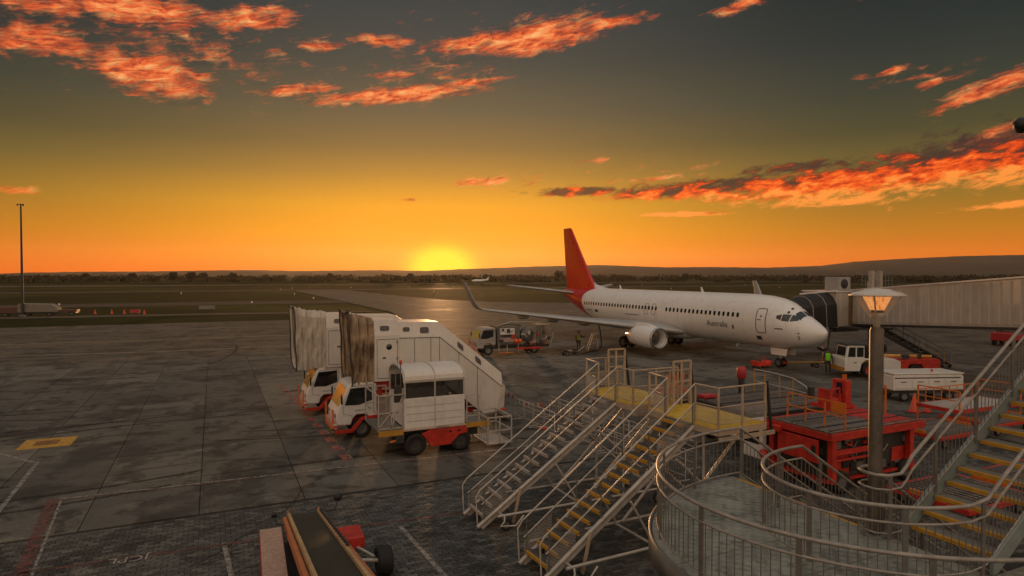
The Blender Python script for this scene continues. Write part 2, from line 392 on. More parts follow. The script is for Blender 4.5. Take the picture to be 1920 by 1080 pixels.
def pavers():
    L, W = .26, .13
    me = MB().box(.008, L - .008, .008, W - .008, -.09, 0).build('paver', PAVER, apron).data
    me0 = [o for o in apron.children if o.name.startswith('paver')][0]
    spots = []
    y = 9.05; r = 0
    while y < Y0 - W:
        x = -12.12 + (L / 2 if r % 2 else 0)
        while x < 30:
            dep = x * math.sin(YAW) + y * math.cos(YAW); lat = x * math.cos(YAW) - y * math.sin(YAW)
            if abs(lat) < dep * .81 + 2.5 and dep > 11.5: spots.append((dep, x, y))
            x += L
        y += W; r += 1
    vis = lambda s: 400 < 960 + 1200 * ((s[1] * math.cos(YAW) - s[2] * math.sin(YAW)) / s[0]) < 500 or 760 < 960 + 1200 * ((s[1] * math.cos(YAW) - s[2] * math.sin(YAW)) / s[0]) < 960
    spots.sort(key=lambda s: s[0] + (0 if vis(s) else 6))
    near, rest = spots[:299], spots[299:]
    for k, (d, x, y) in enumerate(near):
        o = me0 if k == 0 else link('paver', me, apron)
        o.location = (x, y, RND.uniform(-.005, .002))
    vs = []; fs = []
    for d, x, y in rest:
        z = RND.uniform(-.005, .002); o = len(vs); a = .008
        x0, x1, y0, y1 = x + a, x + L - a, y + a, y + W - a
        tx, ty = RND.uniform(-.002, .002), RND.uniform(-.0015, .0015)
        vs += [(x0, y0, -.05), (x1, y0, -.05), (x1, y1, -.05), (x0, y1, -.05), (x0, y0, z - tx - ty), (x1, y0, z + tx - ty), (x1, y1, z + tx + ty), (x0, y1, z - tx + ty)]
        fs += [(o + 4, o + 5, o + 6, o + 7), (o, o + 1, o + 5, o + 4), (o + 1, o + 2, o + 6, o + 5), (o + 2, o + 3, o + 7, o + 6), (o + 3, o, o + 4, o + 7)]
    m = MB(); m.add(vs, fs); o = m.build('paving_field', PAVER, apron); o['kind'] = 'stuff'
pavers()
# painted markings, each a thin sheet above the surface
def paint(name, c, worn=.5):
    m = bpy.data.materials.new(name); m.use_nodes = True; t = m.node_tree; p = t.nodes['Principled BSDF']
    g = t.nodes.new('ShaderNodeNewGeometry'); v = S(t, g.outputs['Position'])
    n = noise(v, 6, 7, .7, .4); w = n.step(.5 - worn * .25 + .1, .62)
    col_ = mixc(noise(v, 1.4, 5, .6), tuple(k * .6 for k in c), c)
    t.links.new(col_.k, p.inputs['Base Color']); p.inputs['Roughness'].default_value = .6
    t.links.new((1.0 - w * worn).k, p.inputs['Alpha']); return m
PWHITE = paint('worn_white_line', (.34, .32, .28), .75); PRED = paint('worn_red_line', (.20, .07, .058), .95); PYEL = paint('worn_yellow_panel', (.60, .33, .05), .35)
PDASH = paint('red_dash_paint', (.34, .11, .095), .6)
PPALE = paint('pale_taxi_line', (.46, .38, .24), .5)
def line(name, pts, w, m, z=.006):
    mb = MB()
    for (a, b) in zip(pts[:-1], pts[1:]):
        a = Vector((*a, z)); b = Vector((*b, z)); d = (b - a).normalized(); n = Vector((-d.y, d.x, 0)) * w / 2
        mb.add([a - n, b - n, b + n, a + n], [(0, 1, 2, 3)])
    return struct(mb.build(name, m))
line('white_line_marking', [(-4.4, 23.86), (7, 23.36), (21, 22.75)], .09, PWHITE)
line('red_line_marking', [(-4.4, 23.72), (7, 23.22), (21, 22.61)], .07, PRED)
line('red_band_marking', [(-4.6, 24.0), (-4.12, 17.9)], .30, PRED)
line('white_line_marking', [(-4.36, 24.0), (-3.88, 17.9)], .07, PWHITE)
line('red_line_marking', [(-4.2, 18.3), (1.74, 17.93), (7.2, 17.45)], .14, PRED)
line('white_line_marking', [(-7.8, 31.2), (-6.06, 28.85)], .14, PWHITE); line('white_line_marking', [(-6.0, 28.95), (-5.80, 23.0)], .14, PWHITE)
line('white_line_marking', [(.18, 18.15), (.38, 15.0)], .12, PWHITE); line('white_line_marking', [(4.63, 17.28), (4.83, 13.3)], .12, PWHITE)
for k in range(13):
    y = 24.3 + k * 1.45; x = 4.52 - (y - 24) * .04
    line('red_dash_marking', [(x, y), (x - .03, y + .86)], .34, PDASH)
    line('white_dash_edge', [(x + .21, y), (x + .18, y + .82)], .06, PWHITE)
yp = sheet('yellow_panel_marking', [(-7.2, 31.2), (-5.38, 31.2), (-5.34, 32.85), (-7.2, 33.0)], .006, PYEL)
sheet('red_panel_marking', [(-6.75, 31.7), (-5.9, 31.7), (-5.9, 32.5), (-6.75, 32.5)], .010, PRED)
for a in [[(-30, 70), (-4, 66), (8, 66)], [(-20, 79), (20, 77)], [(-34, 96), (-8, 92), (22, 91.5), (60, 92)], [(16, 66), (38, 76), (60, 79)], [(20, 80), (40, 84), (70, 84)], [(25, 92), (45, 97), (90, 98)], [(41, 110), (41, 284)]]:
    line('taxi_line_marking', a, .3, PPALE, -.03)
sheet('stand_panel_marking', rect(-13.5, -10.5, 54, 55.6), -.006, PPALE)
sheet('stand_panel_marking', rect(-21, -17.5, 61.5, 63), -.03, PPALE)
RUB = paint('tyre_rubber_mark', (.012, .011, .010), .8); SEALM = paint('crack_sealant', (.010, .010, .009), .3)
rk = random.Random(31)
for k in range(26):
    x, y = rk.uniform(-22, 22), rk.uniform(22, 55); a = rk.uniform(-.5, .5) + (PI / 2 if rk.random() < .3 else 0); R_ = rk.choice([-1, 1]) * rk.uniform(9, 40); L_ = rk.uniform(4, 15); pts = []
    for i in range(16): pts.append((x, y)); x += math.cos(a) * L_ / 15; y += math.sin(a) * L_ / 15; a += L_ / 15 / R_
    w_ = rk.uniform(.14, .3); line('tyre_mark', pts, w_, RUB, .004)
    if rk.random() < .5: line('tyre_mark', [(p[0] + .9, p[1] + 1.3) for p in pts], w_, RUB, .0045)
for x, y, a0_, L_ in ((-1.4, 15.2, .5, 4.2), (1.0, 19.2, .35, 3.2), (-3.0, 26.0, .1, 6.0), (3.4, 36.0, 1.5, 5.0), (-9.0, 40.0, .2, 9.0), (8.5, 19.0, .4, 3.0), (-.6, 17.0, .7, 2.6)):
    pts = []; a = a0_
    for i in range(18): pts.append((x, y)); a += rk.uniform(-.25, .25); x += math.cos(a) * L_ / 17; y += math.sin(a) * L_ / 17
    line('sealed_crack', pts, .05, SEALM, .0048)
me = text_mesh('JCPL', .46); me.materials.append(paint('faint_white_letter', (.40, .38, .34), .35)); o = link('ground_lettering', me); o.location = (-1.5, 18.2, .008); o.rotation_euler = (0, 0, PI - .06); struct(o)

# ------------------------------------------------------------------ hills and far trees
def hills():
    prof = [(-700, 512), (-300, 512), (0, 513), (120, 510), (300, 508.5), (480, 506), (560, 508), (700, 506.5), (800, 507.5), (860, 505), (960, 501), (1060, 498), (1130, 497), (1250, 501), (1330, 500.5), (1440, 502),
            (1540, 498), (1600, 491), (1680, 486), (1800, 480), (1920, 478), (2300, 470), (2700, 474)]
    mb = MB(); rows = 7; rnd = random.Random(3)
    az = []
    for i in range(len(prof) - 1):
        (x0, y0), (x1, y1) = prof[i], prof[i + 1]; k = max(2, int((x1 - x0) / 14)) if x1 < 2400 else 12
        for j in range(k): az.append((x0 + (x1 - x0) * j / k, y0 + (y1 - y0) * j / k))
    vs = []; ph = [rnd.uniform(0, 6) for _ in range(6)]
    for r in range(rows):
        f = r / (rows - 1); D = 1900 + f * 1900
        for (px, py) in az:
            a = math.atan((px - 960) / 1200) + YAW; ca = math.cos(a - YAW)
            top = 7 + (514 - py) / 1200 * 3800
            h = (top + 4) * (f ** 1.3) + (math.sin(px * .021 + ph[r % 6]) + math.sin(px * .05 + r)) * 2.2 * f * (1 - f) * 4 - 1
            if r == rows - 1: h = top + math.sin(px * .17) * .8 + math.sin(px * .39) * .6
            vs.append((math.sin(a) * D / ca, math.cos(a) * D / ca, h))
    n = len(az); fs = [(r * n + i, r * n + i + 1, (r + 1) * n + i + 1, (r + 1) * n + i) for r in range(rows - 1) for i in range(n - 1)]
    mb.add(vs, fs, True); struct(mb.build('hills', ground_mat('scrub_hills', (.035, .028, .016), (.06, .045, .022), .004)))
hills()
LEAF = mat('dark_foliage', (.040, .034, .014), .9, var=.4, scale=.15)
BARK = mat('bark', (.05, .035, .022), .9, var=.3)
def leaf_cloud(mb, cx, cy, h, w, n, rnd, size):
    for _ in range(n):
        u = rnd.uniform(-1, 1); a = rnd.uniform(0, 2 * PI); r = (rnd.random() ** .5)
        zz = h * (.58 + .42 * u * r); rr = w * r * math.sqrt(max(.05, 1 - u * u * .8)) * rnd.uniform(.7, 1.1)
        p = Vector((cx + rr * math.cos(a), cy + rr * math.sin(a), zz)); s = size * rnd.uniform(.6, 1.4)
        n1 = Vector((rnd.uniform(-1, 1), rnd.uniform(-1, 1), rnd.uniform(-.4, 1))).normalized(); t1 = n1.orthogonal().normalized() * s; t2 = n1.cross(t1).normalized() * s * .7
        mb.add([p - t1, p - t2 * .9, p + t1, p + t2], [(0, 1, 2, 3)])
def treeline():
    rnd = random.Random(11); mb = MB()
    for k in range(1000):
        px = rnd.uniform(-320, 2250); D = rnd.uniform(520, 900); a = math.atan((px - 960) / 1200) + YAW
        h = rnd.uniform(3.2, 7.2) * (1.0 if D > 640 else .7); ca = math.cos(a - YAW)
        leaf_cloud(mb, math.sin(a) * D / ca, math.cos(a) * D / ca, h, rnd.uniform(5, 13), 34, rnd, 1.2)
    o = mb.build('treeline', LEAF); tag(o, 'dark scrub and low trees across the far side of the airfield', 'trees', kind='stuff')
treeline()
def trees():
    rnd = random.Random(5)
    spots = [(325, 9.5, 'tallest of the round trees rising over the far scrub'), (359, 9.5, 'round tree just right of the tallest one over the far scrub'), (382, 8.5, 'third round tree from the left over the far scrub'),
             (437, 8.5, 'low round tree standing alone left of the sun'), (160, 8, 'small dark tree near the light mast'), (248, 8.5, 'small dark tree midway between light mast and round trees'),
             (1048, 10.5, 'round tree just left of the red aircraft tail'), (1285, 7.5, 'small tree above the middle of the fuselage'), (620, 8, 'hazy tree left of the setting sun'), (770, 8, 'hazy tree directly below the setting sun')]
    for px, h, lab in spots:
        D = 640; a = math.atan((px - 960) / 1200) + YAW; ca = math.cos(a - YAW); x, y = math.sin(a) * D / ca, math.cos(a) * D / ca
        t = thing('far_tree', lab, 'tree', (x, y, 0), group='trees across the airfield')
        MB().tube([(0, 0, -.3), (.2, 0, h * .3), (.1, .2, h * .62)], [.5, .38, .2], 6).tube([(.2, 0, h * .3), (1.8, 0, h * .6)], [.25, .1], 5).tube([(.2, 0, h * .3), (-1.7, .4, h * .62)], [.25, .1], 5).build('trunk', BARK, t)
        mb = MB(); leaf_cloud(mb, 0, 0, h, h * .52, 420, rnd, .75); mb.build('crown', LEAF, t)
trees()
# ------------------------------------------------------------------ the parked airliner (nose toward -Y, starboard side toward -X)
NX, NY = 38.72, 31.05
FUS = [  # aft distance, top, bottom, half width
    (0.0, 2.86, 2.80, .03), (.10, 3.02, 2.58, .22), (.35, 3.25, 2.30, .47), (.8, 3.53, 2.02, .76), (1.4, 3.86, 1.78, 1.05), (2.0, 4.22, 1.63, 1.28), (2.6, 4.66, 1.53, 1.45),
    (3.2, 4.98, 1.47, 1.58), (4.0, 5.22, 1.43, 1.71), (5.0, 5.36, 1.40, 1.81), (6.5, 5.44, 1.40, 1.88), (9, 5.45, 1.40, 1.88), (16, 5.45, 1.40, 1.88), (22, 5.45, 1.40, 1.88), (26, 5.45, 1.42, 1.88),
    (27.6, 5.45, 1.62, 1.84), (29.4, 5.45, 2.02, 1.70), (31.2, 5.45, 2.50, 1.46), (33.0, 5.43, 3.05, 1.14), (34.9, 5.36, 3.68, .76), (36.3, 5.22, 4.15, .45), (37.1, 5.02, 4.48, .22)]
def fprof(a):
    if a <= FUS[0][0]: return FUS[0][1:]
    for p, q in zip(FUS[:-1], FUS[1:]):
        if a <= q[0]:
            f = (a - p[0]) / (q[0] - p[0]); return tuple(p[i] + (q[i] - p[i]) * f for i in (1, 2, 3))
    return FUS[-1][1:]
def fpt(a, th, off=0.0):           # th: 0 = top, pi/2 = starboard side
    zt, zb, hw = fprof(a); zc = (zt + zb) / 2; hh = (zt - zb) / 2
    s, c = math.sin(th), math.cos(th)
    n = Vector((-s / max(hw, .05), 0, c / max(hh, .05))).normalized()
    return Vector((-s * hw, a, zc + c * hh)) + n * off
def side(a, z, off=.012, sgn=1):
    zt, zb, hw = fprof(a); zc = (zt + zb) / 2; hh = (zt - zb) / 2
    c = max(-1, min(1, (z - zc) / hh)); p = fpt(a, math.acos(c), off)
    return p if sgn > 0 else Vector((-p.x, p.y, p.z))
def patch(poly_rows, off=.012):
    """rows of (a, z) points -> a patch lying on the starboard skin"""
    mb = MB(); n = len(poly_rows[0]); vs = [side(a, z, off) for r in poly_rows for a, z in r]
    mb.add(vs, [(r * n + i, r * n + i + 1, (r + 1) * n + i + 1, (r + 1) * n + i) for r in range(len(poly_rows) - 1) for i in range(n - 1)], True); return mb
def rrect(a0, a1, z0, z1, r, k=4):
    pts = []
    for cx, cz, s in ((a1 - r, z1 - r, 0), (a0 + r, z1 - r, 1), (a0 + r, z0 + r, 2), (a1 - r, z0 + r, 3)):
        for i in range(k + 1):
            t = (s + i / k) * PI / 2; pts.append((cx + r * math.cos(t), cz + r * math.sin(t)))
    return pts
def skin_fill(pts, off=.012):
    ca = sum(p[0] for p in pts) / len(pts); cz = sum(p[1] for p in pts) / len(pts)
    mb = MB(); mb.add([side(ca, cz, off)] + [side(a, z, off) for a, z in pts], [(0, i + 1, (i + 1) % len(pts) + 1) for i in range(len(pts))], True); return mb
def skin_loop(pts, w=.022, off=.014):
    q = []
    for a, b in zip(pts, pts[1:] + pts[:1]):
        n = max(1, int(math.hypot(b[0] - a[0], b[1] - a[1]) / .1)); q += [(a[0] + (b[0] - a[0]) * i / n, a[1] + (b[1] - a[1]) * i / n) for i in range(n)]
    pts = q
    mb = MB(); mb.tube([side(a, z, off - w * .6) for a, z in pts + pts[:1]], w, 5, False); return mb
def aircraft():
    P = thing('airliner', 'white twin-jet airliner with red tail parked nose to the jet bridge', 'aircraft', (NX, NY, 0))
    # skin: white, tail painted red behind a raked edge
    m = bpy.data.materials.new('aircraft_skin'); m.use_nodes = True; t = m.node_tree; p = t.nodes['Principled BSDF']
    tc = t.nodes.new('ShaderNodeTexCoord'); v = S(t, tc.outputs['Object']); x, y, z = sep(v)
    dz = z - 4.5; edge = y - (30.3 - dz.mx(0.0) * dz.mx(0.0) * 1.3 - dz.mn(0.0) * dz.mn(0.0) * .30)
    red = edge.step(-.02, .02)
    n = noise(v, .7, 5, .6); grime = noise(wave_free(v, 2.5, 1.4, .35), 1.6, 6, .65).step(.48, .72) * .30
    c = mixc(n, (.76, .75, .72), (.84, .83, .80)); c = mixc(grime, c, (.42, .40, .36))
    seam = ((y * .5).f('FRACT') - .5).f('ABSOLUTE').step(.491, .496) * .34; lap = ((z * 1.25).f('FRACT') - .5).f('ABSOLUTE').step(.488, .495) * .26; seam = seam.mx(lap)
    c = mixc(seam, c, (.35, .34, .32))
    c = mixc((2.15 - z).step(0, .5) * .25, c, (.52, .50, .46))  # shade under the belly put into the skin colour
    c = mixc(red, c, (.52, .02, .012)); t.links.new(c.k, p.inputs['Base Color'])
    p.inputs['Roughness'].default_value = .32; p.inputs['Coat Weight'].default_value = .25
    SK = m
    st = []
    for (a, b) in zip(FUS[:-1], FUS[1:]):
        k = max(1, int((b[0] - a[0]) / .8)); st += [a[0] + (b[0] - a[0]) * i / k for i in range(k)]
    st.append(FUS[-1][0]); N = 48; mb = MB()
    vs = [fpt(a, 2 * PI * k / N) for a in st for k in range(N)]
    mb.add(vs, [(i * N + k, i * N + (k + 1) % N, (i + 1) * N + (k + 1) % N, (i + 1) * N + k) for i in range(len(st) - 1) for k in range(N)], True)
    mb.add([fpt(st[-1], 2 * PI * k / N) for k in range(N)], [tuple(range(N))])
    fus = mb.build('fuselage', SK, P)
    # belly fairing
    mb = MB(); fa = [(12.6, .3, 1.5), (14, 1.55, 1.22), (16, 2.0, 1.08), (20, 2.05, 1.06), (22.5, 1.6, 1.2), (24.5, .4, 1.5)]; M = 14
    for a, w, zb in fa: mb.v += [(-math.cos(PI * k / M) * w, a, 2.0 - math.sin(PI * k / M) * (2.0 - zb)) for k in range(M + 1)]
    mb.f += [[i * (M + 1) + k, i * (M + 1) + k + 1, (i + 1) * (M + 1) + k + 1, (i + 1) * (M + 1) + k] for i in range(len(fa) - 1) for k in range(M)]; mb.sm += [True] * (len(fa) - 1) * M
    mb.build('belly_fairing', PLANEW, P)
    # cabin windows, shared mesh where the side is straight
    wm = None; a = 6.55
    while a < 29.9:
        if abs(a - 15.9) < .36: a += .508; continue
        mb = skin_fill(rrect(a - .13, a + .13, 3.66, 4.02, .10)); mb.build('cabin_window', GLASS, P)
        a += .508
    # overwing exits, service doors
    for a in (17.05, 18.15): skin_loop(rrect(a - .26, a + .26, 3.25, 4.25, .14), .016).build('exit_outline', mat('seal_grey', (.07, .065, .06), .6), P)
    SEAL = MATS['seal_grey']
    d = skin_loop(rrect(3.95, 4.78, 2.62, 4.42, .16, 3), .034).build('service_door', SEAL, P)
    skin_fill([(4.36 + .07 * math.cos(k), 3.86 + .07 * math.sin(k)) for k in [i * PI / 6 for i in range(12)]]).build('door_window', GLASS, d)
    skin_fill(rrect(4.33, 4.68, 3.56, 3.62, .02)).build('door_handle', DARK, d)
    skin_loop(rrect(30.6, 31.25, 3.1, 4.6, .14, 3), .018).build('service_door', SEAL, P)
    skin_fill(rrect(2.55, 3.2, 2.98, 3.06, .03)).build('static_port', mat('brown_mark', (.12, .05, .03), .6), P)
    for z in (2.75, 2.5, 2.35): skin_fill(rrect(1.42, 1.56, z, z + .07, .02)).build('pitot_probe', DARK, P)
    skin_fill(rrect(4.5, 4.95, 2.08, 2.36, .03)).build('hatch_mark', DARK, P)
    # flight deck glazing: panes follow the nose
    def pane(a_lo, a_hi, z_lo0, z_lo1, z_hi0, z_hi1):
        rows = [[(a_lo + (a_hi - a_lo) * i / 5, (z_lo0 + (z_lo1 - z_lo0) * i / 5) * (1 - j / 3) + (z_hi0 + (z_hi1 - z_hi0) * i / 5) * j / 3) for i in range(6)] for j in range(4)]
        return patch(rows, .016)
    pane(1.70, 2.18, 3.66, 3.58, 3.90, 4.06).build('cockpit_window', GLASS, P)
    pane(2.24, 2.74, 3.58, 3.62, 4.06, 4.08).build('cockpit_window', GLASS, P)
    pane(2.80, 3.14, 3.65, 3.78, 4.06, 3.98).build('cockpit_window', GLASS, P)
    for s in (1, -1):     # windscreen panes, both sides of the centre post
        mb = MB(); rows = []
        for j in range(5):
            a = 1.60 + (2.10 - 1.60) * j / 4
            th0, th1 = .05, .74 - .05 * j
            rows.append([fpt(a, s * (th0 + (th1 - th0) * i / 5), .016) for i in range(6)])
        mb.add([q for r in rows for q in r], [(r * 6 + i, r * 6 + i + 1, (r + 1) * 6 + i + 1, (r + 1) * 6 + i) for r in range(4) for i in range(5)], True)
        mb.build('windscreen_pane', GLASS, P)
        for th in (.30, .62): 
            mb = MB(); q = [fpt(2.42 + da, s * (th + dt), .016) for da, dt in ((0, 0), (.14, 0), (.14, .16), (0, .16))]; mb.add(q, [(0, 1, 2, 3)]); mb.build('eyebrow_window', GLASS, P)
    # lettering on the skin
    def letter(body, size, a0, z0, m, name):
        me = text_mesh(body, size)
        for vv in me.vertices: vv.co = side(a0 - vv.co.x, z0 + vv.co.y, .026)
        me.materials.append(m); return link(name, me, P)
    letter('Australia', .66, 10.0, 2.80, mat('grey_lettering', (.07, .072, .07), .5, var=.1), 'lettering')
    skin_fill(rrect(6.98, 7.16, 2.72, 3.05, .06)).build('emblem', mat('brown_emblem', (.16, .06, .03), .5), P)
    letter('VH-VYL', .42, 29.0, 2.98, INK, 'registration')
    skin_fill(rrect(26.5, 27.1, 2.98, 3.26, .02)).build('flag_mark', INK, P)
    skin_fill(rrect(19.3, 21.6, 3.06, 3.12, .02)).build('name_mark', INK, P)
    # wings
    WING = mat('wing_grey', (.42, .41, .39), .32, metal=.35, var=.08, scale=.8, dirt=.15)
    def section(le, te, y, z, tc, s, n=9):
        c = te - le; up = []; lo = []
        for i in range(n):
            f = (1 - math.cos(PI * i / (n - 1))) / 2
            t = 5 * tc * c * (.2969 * math.sqrt(f) - .126 * f - .3516 * f * f + .2843 * f ** 3 - .1036 * f ** 4)
            up.append((s * y, le + f * c, z + t * 1.15 + .02 * c * math.sin(PI * f))); lo.append((s * y, le + f * c, z - t * .8))
        return up + lo[::-1][1:-1]
    def loft(secs, m, name, par, vertical=False):
        mb = MB(); n = len(secs[0]); mb.add([q for q_ in secs for q in q_], [(i * n + k, i * n + (k + 1) % n, (i + 1) * n + (k + 1) % n, (i + 1) * n + k) for i in range(len(secs) - 1) for k in range(n)], True)
        mb.add(secs[-1], [tuple(range(n))]); mb.add(secs[0], [tuple(range(n))]); return mb.build(name, m, par)
    def wl(y): return 13.5 + (y - 1.5) * .525
    def wt(y): return 21.0 if y < 5.7 else 21.0 + (y - 5.7) * (23.35 - 21.0) / (16.9 - 5.7)
    def wz(y): return 1.92 + (y - 1.5) * .122
    for s in (-1, 1):                  # -1 is starboard
        secs = [section(wl(y), wt(y), y, wz(y), .13 if y < 6 else .11, s) for y in (1.2, 2.6, 4.2, 5.7, 8, 11, 14, 16.6)]
        for dy, dz, le, ch in ((16.95, .06, 21.75, 1.55), (17.2, .24, 22.0, 1.42), (17.38, .6, 22.3, 1.25), (17.55, 1.2, 22.75, 1.05), (17.75, 1.9, 23.3, .82), (17.9, 2.5, 23.8, .6)):
            sec = section(le, le + ch, dy, wz(16.6) + dz, .09, s)
            if dz > .3:                # turn the aerofoil upright in the winglet
                zc = wz(16.6) + dz; sec = [(q[0] + s * (q[2] - zc) * -.9, q[1], zc + (q[2] - zc) * .25) for q in sec]
            secs.append(sec)
        w = loft(secs, WING, 'wing', P)
        for y in (7.2, 10.2, 13.0):    # flap track fairings
            le = wt(y) - 2.1; mb = MB(); mb.tube([(s * y, le, wz(y) - .12), (s * y, le + .8, wz(y) - .26), (s * y, le + 1.9, wz(y) - .28), (s * y, le + 3.0, wz(y) - .12)], [.05, .2, .2, .03], 8); mb.build('flap_fairing', WING, w)
        # engine: cowl, lip, fan, nozzle, pylon
        ey, ez, e0 = 4.83, 1.60, 12.3
        cowl = MB().lathe([(.79, .95), (.80, .5), (.84, .16), (.90, .03), (.96, 0.0), (1.01, .05), (1.07, .35), (1.11, 1.1), (1.10, 2.1), (1.0, 3.0), (.84, 3.75), (.80, 3.76), (.78, 3.4)], (0, 0, 0), 'y', 40)
        cw = cowl.build('engine_cowl', PLANEW, P, loc=(s * ey, e0, ez)); cw.scale = (.88, .95, .88)
        MB().lathe([(.845, .14), (.90, .028), (.96, -.006), (1.015, .05), (1.045, .2)], (0, 0, 0), 'y', 40).build('intake_lip', mat('polished_metal', (.42, .40, .38), .35, metal=.9, var=.05), cw)
        fan = MB().lathe([(.80, .97), (.26, .92)], (0, 0, 0), 'y', 32); fan.build('fan_disc', DARK, cw)
        MB().lathe([(.27, .93), (.2, .78), (.1, .62), (.0, .55)], (0, 0, 0), 'y', 20).build('spinner', GREYP, cw)
        for k in range(22):
            an = 2 * PI * k / 22; ca, sa = math.cos(an), math.sin(an); cb, sb = math.cos(an + .2), math.sin(an + .2)
            MB().add([(.25 * ca, .90, .25 * sa), (.79 * ca, .86, .79 * sa), (.79 * cb, .95, .79 * sb), (.25 * cb, .95, .25 * sb)], [(0, 1, 2, 3)]).build('fan_blade', STEEL, cw)
        MB().lathe([(.62, 3.2), (.58, 3.7), (.40, 4.5), (.36, 4.5), (.2, 4.9), (.02, 5.2)], (0, 0, 0), 'y', 24).build('exhaust_nozzle', mat('burnt_titanium', (.26, .14, .08), .35, metal=.6, var=.25), cw)
        MB().lathe([(.845, 3.74), (.80, 3.775), (.72, 3.72)], (0, 0, 0), 'y', 32).build('cowl_trailing_ring', TAILRED, cw)
        MB().prism([(12.9, 2.55), (13.8, 2.75), (15.4, 2.75), (18.8, 2.05), (18.2, 1.85), (15.8, 1.9), (14.0, 2.3)], s * ey - .17, s * ey + .17, 'yz').build('engine_pylon', PLANEW, P, .05)
        # tailplane
        secs = [section(32.6 + (y) * .62, 36.6 + y * .28, y, 4.72 + y * .13, .1, s) for y in (.3, 2, 4, 6, 7.0, 7.18)]
        loft(secs, WING, 'tailplane', P)
        # main gear
        g = MB().tube([(s * 2.9, 19.7, 2.1), (s * 2.86, 19.7, .57)], .13, 10).tube([(s * 2.2, 19.7, 1.9), (s * 2.86, 19.7, .9)], .07, 8).tube([(s * 2.4, 19.7, .57), (s * 3.3, 19.7, .57)], .08, 8).build('main_gear_leg', STEEL, P)
        for q in (-.43, .43): wheel(P, (s * 2.86 + q, 19.7, .56), .56, .36, 'x')
    # fin and dorsal fillet
    def fsec(z, le, te, w):
        c = te - le; pts = []
        for i in range(8):
            f = (1 - math.cos(PI * i / 7)) / 2; t = 5 * w * (.2969 * math.sqrt(f) - .126 * f - .3516 * f * f + .2843 * f ** 3 - .1036 * f ** 4); pts.append((t, le + f * c))
        return [(q, y, z) for q, y in pts] + [(-q, y, z) for q, y in pts[::-1][1:-1]]
    loft([fsec(5.0, 29.3, 36.3, .62), fsec(6.2, 30.25, 36.4, .56), fsec(9, 32.5, 36.75, .4), fsec(12.2, 34.95, 37.1, .24), fsec(12.5, 35.3, 37.1, .16)], TAILRED, 'tail_fin', P)
    MB().add([(0, 27.1, 5.44), (0, 29.6, 5.85), (0, 31.6, 6.9), (-.20, 31.5, 5.4), (.20, 31.5, 5.4), (-.1, 28.8, 5.4), (.1, 28.8, 5.4)], [(0, 5, 1), (1, 5, 3, 2), (0, 1, 6), (1, 2, 4, 6), (2, 3, 4)], True).build('dorsal_fillet', PLANEW, P)
    MB().lathe([(.24, 0), (.2, .35), (.12, .5)], (0, 37.0, 4.75), 'y', 14).build('auxiliary_exhaust', STEEL, P)
    # nose gear, doors, aerials
    MB().tube([(0, 4.1, 1.6), (0, 4.0, .35)], .09, 10).tube([(0, 3.1, 1.5), (0, 4.0, .85)], .05, 8).tube([(-.28, 4.0, .35), (.28, 4.0, .35)], .05, 8).build('nose_gear_leg', STEEL, P)
    for q in (-.22, .22): wheel(P, (q, 4.0, .345), .345, .2, 'x')
    for q in (-.42, .42): MB().add([(q, 3.0, 1.46), (q, 4.6, 1.46), (q * 1.12, 4.5, .95), (q * 1.12, 3.1, .95)], [(0, 1, 2, 3)]).add([(q * 1.04, 3.0, 1.46), (q * 1.04, 4.6, 1.46), (q * 1.16, 4.5, .95), (q * 1.16, 3.1, .95)], [(0, 1, 2, 3)]).build('gear_door', PLANEW, P)
    for a, zt in ((12.4, 5.45), (24.8, 5.45)): MB().prism([(a, zt - .02), (a + .34, zt - .02), (a + .42, zt + .42), (a + .28, zt + .42)], -.02, .02, 'yz').build('blade_aerial', PLANEW, P)
    MB().prism([(8.2, 1.42), (8.5, 1.42), (8.55, 1.1), (8.4, 1.1)], -.02, .02, 'yz').build('blade_aerial', PLANEW, P)
    return P
WH = {}
def wheel(parent, loc, r, w, axis='y', rim=None):
    key = (round(r, 3), round(w, 3), axis); rimm = rim or GREYP
    if key not in WH:
        h = w / 2
        ty = MB().lathe([(r * .58, -h * .8), (r * .66, -h), (r * .92, -h), (r, -h * .7), (r, h * .7), (r * .92, h), (r * .66, h), (r * .58, h * .8)], (0, 0, 0), axis, 26)
        ri = MB().lathe([(.01, -h * .62), (r * .22, -h * .66), (r * .5, -h * .5), (r * .6, -h * .82), (r * .6, h * .82), (r * .5, h * .5), (r * .22, h * .66), (.01, h * .62)], (0, 0, 0), axis, 20)
        a = ty.build('wheel', RUBBER, parent); b = ri.build('rim', rimm, a); WH[key] = (a.data, b.data)
        a.location = loc; return a
    a = link('wheel', WH[key][0], parent, loc=loc); b = link('rim', WH[key][1], a)
    if rim: b.material_slots[0].link = 'OBJECT'; b.material_slots[0].material = rim
    return a
aircraft()
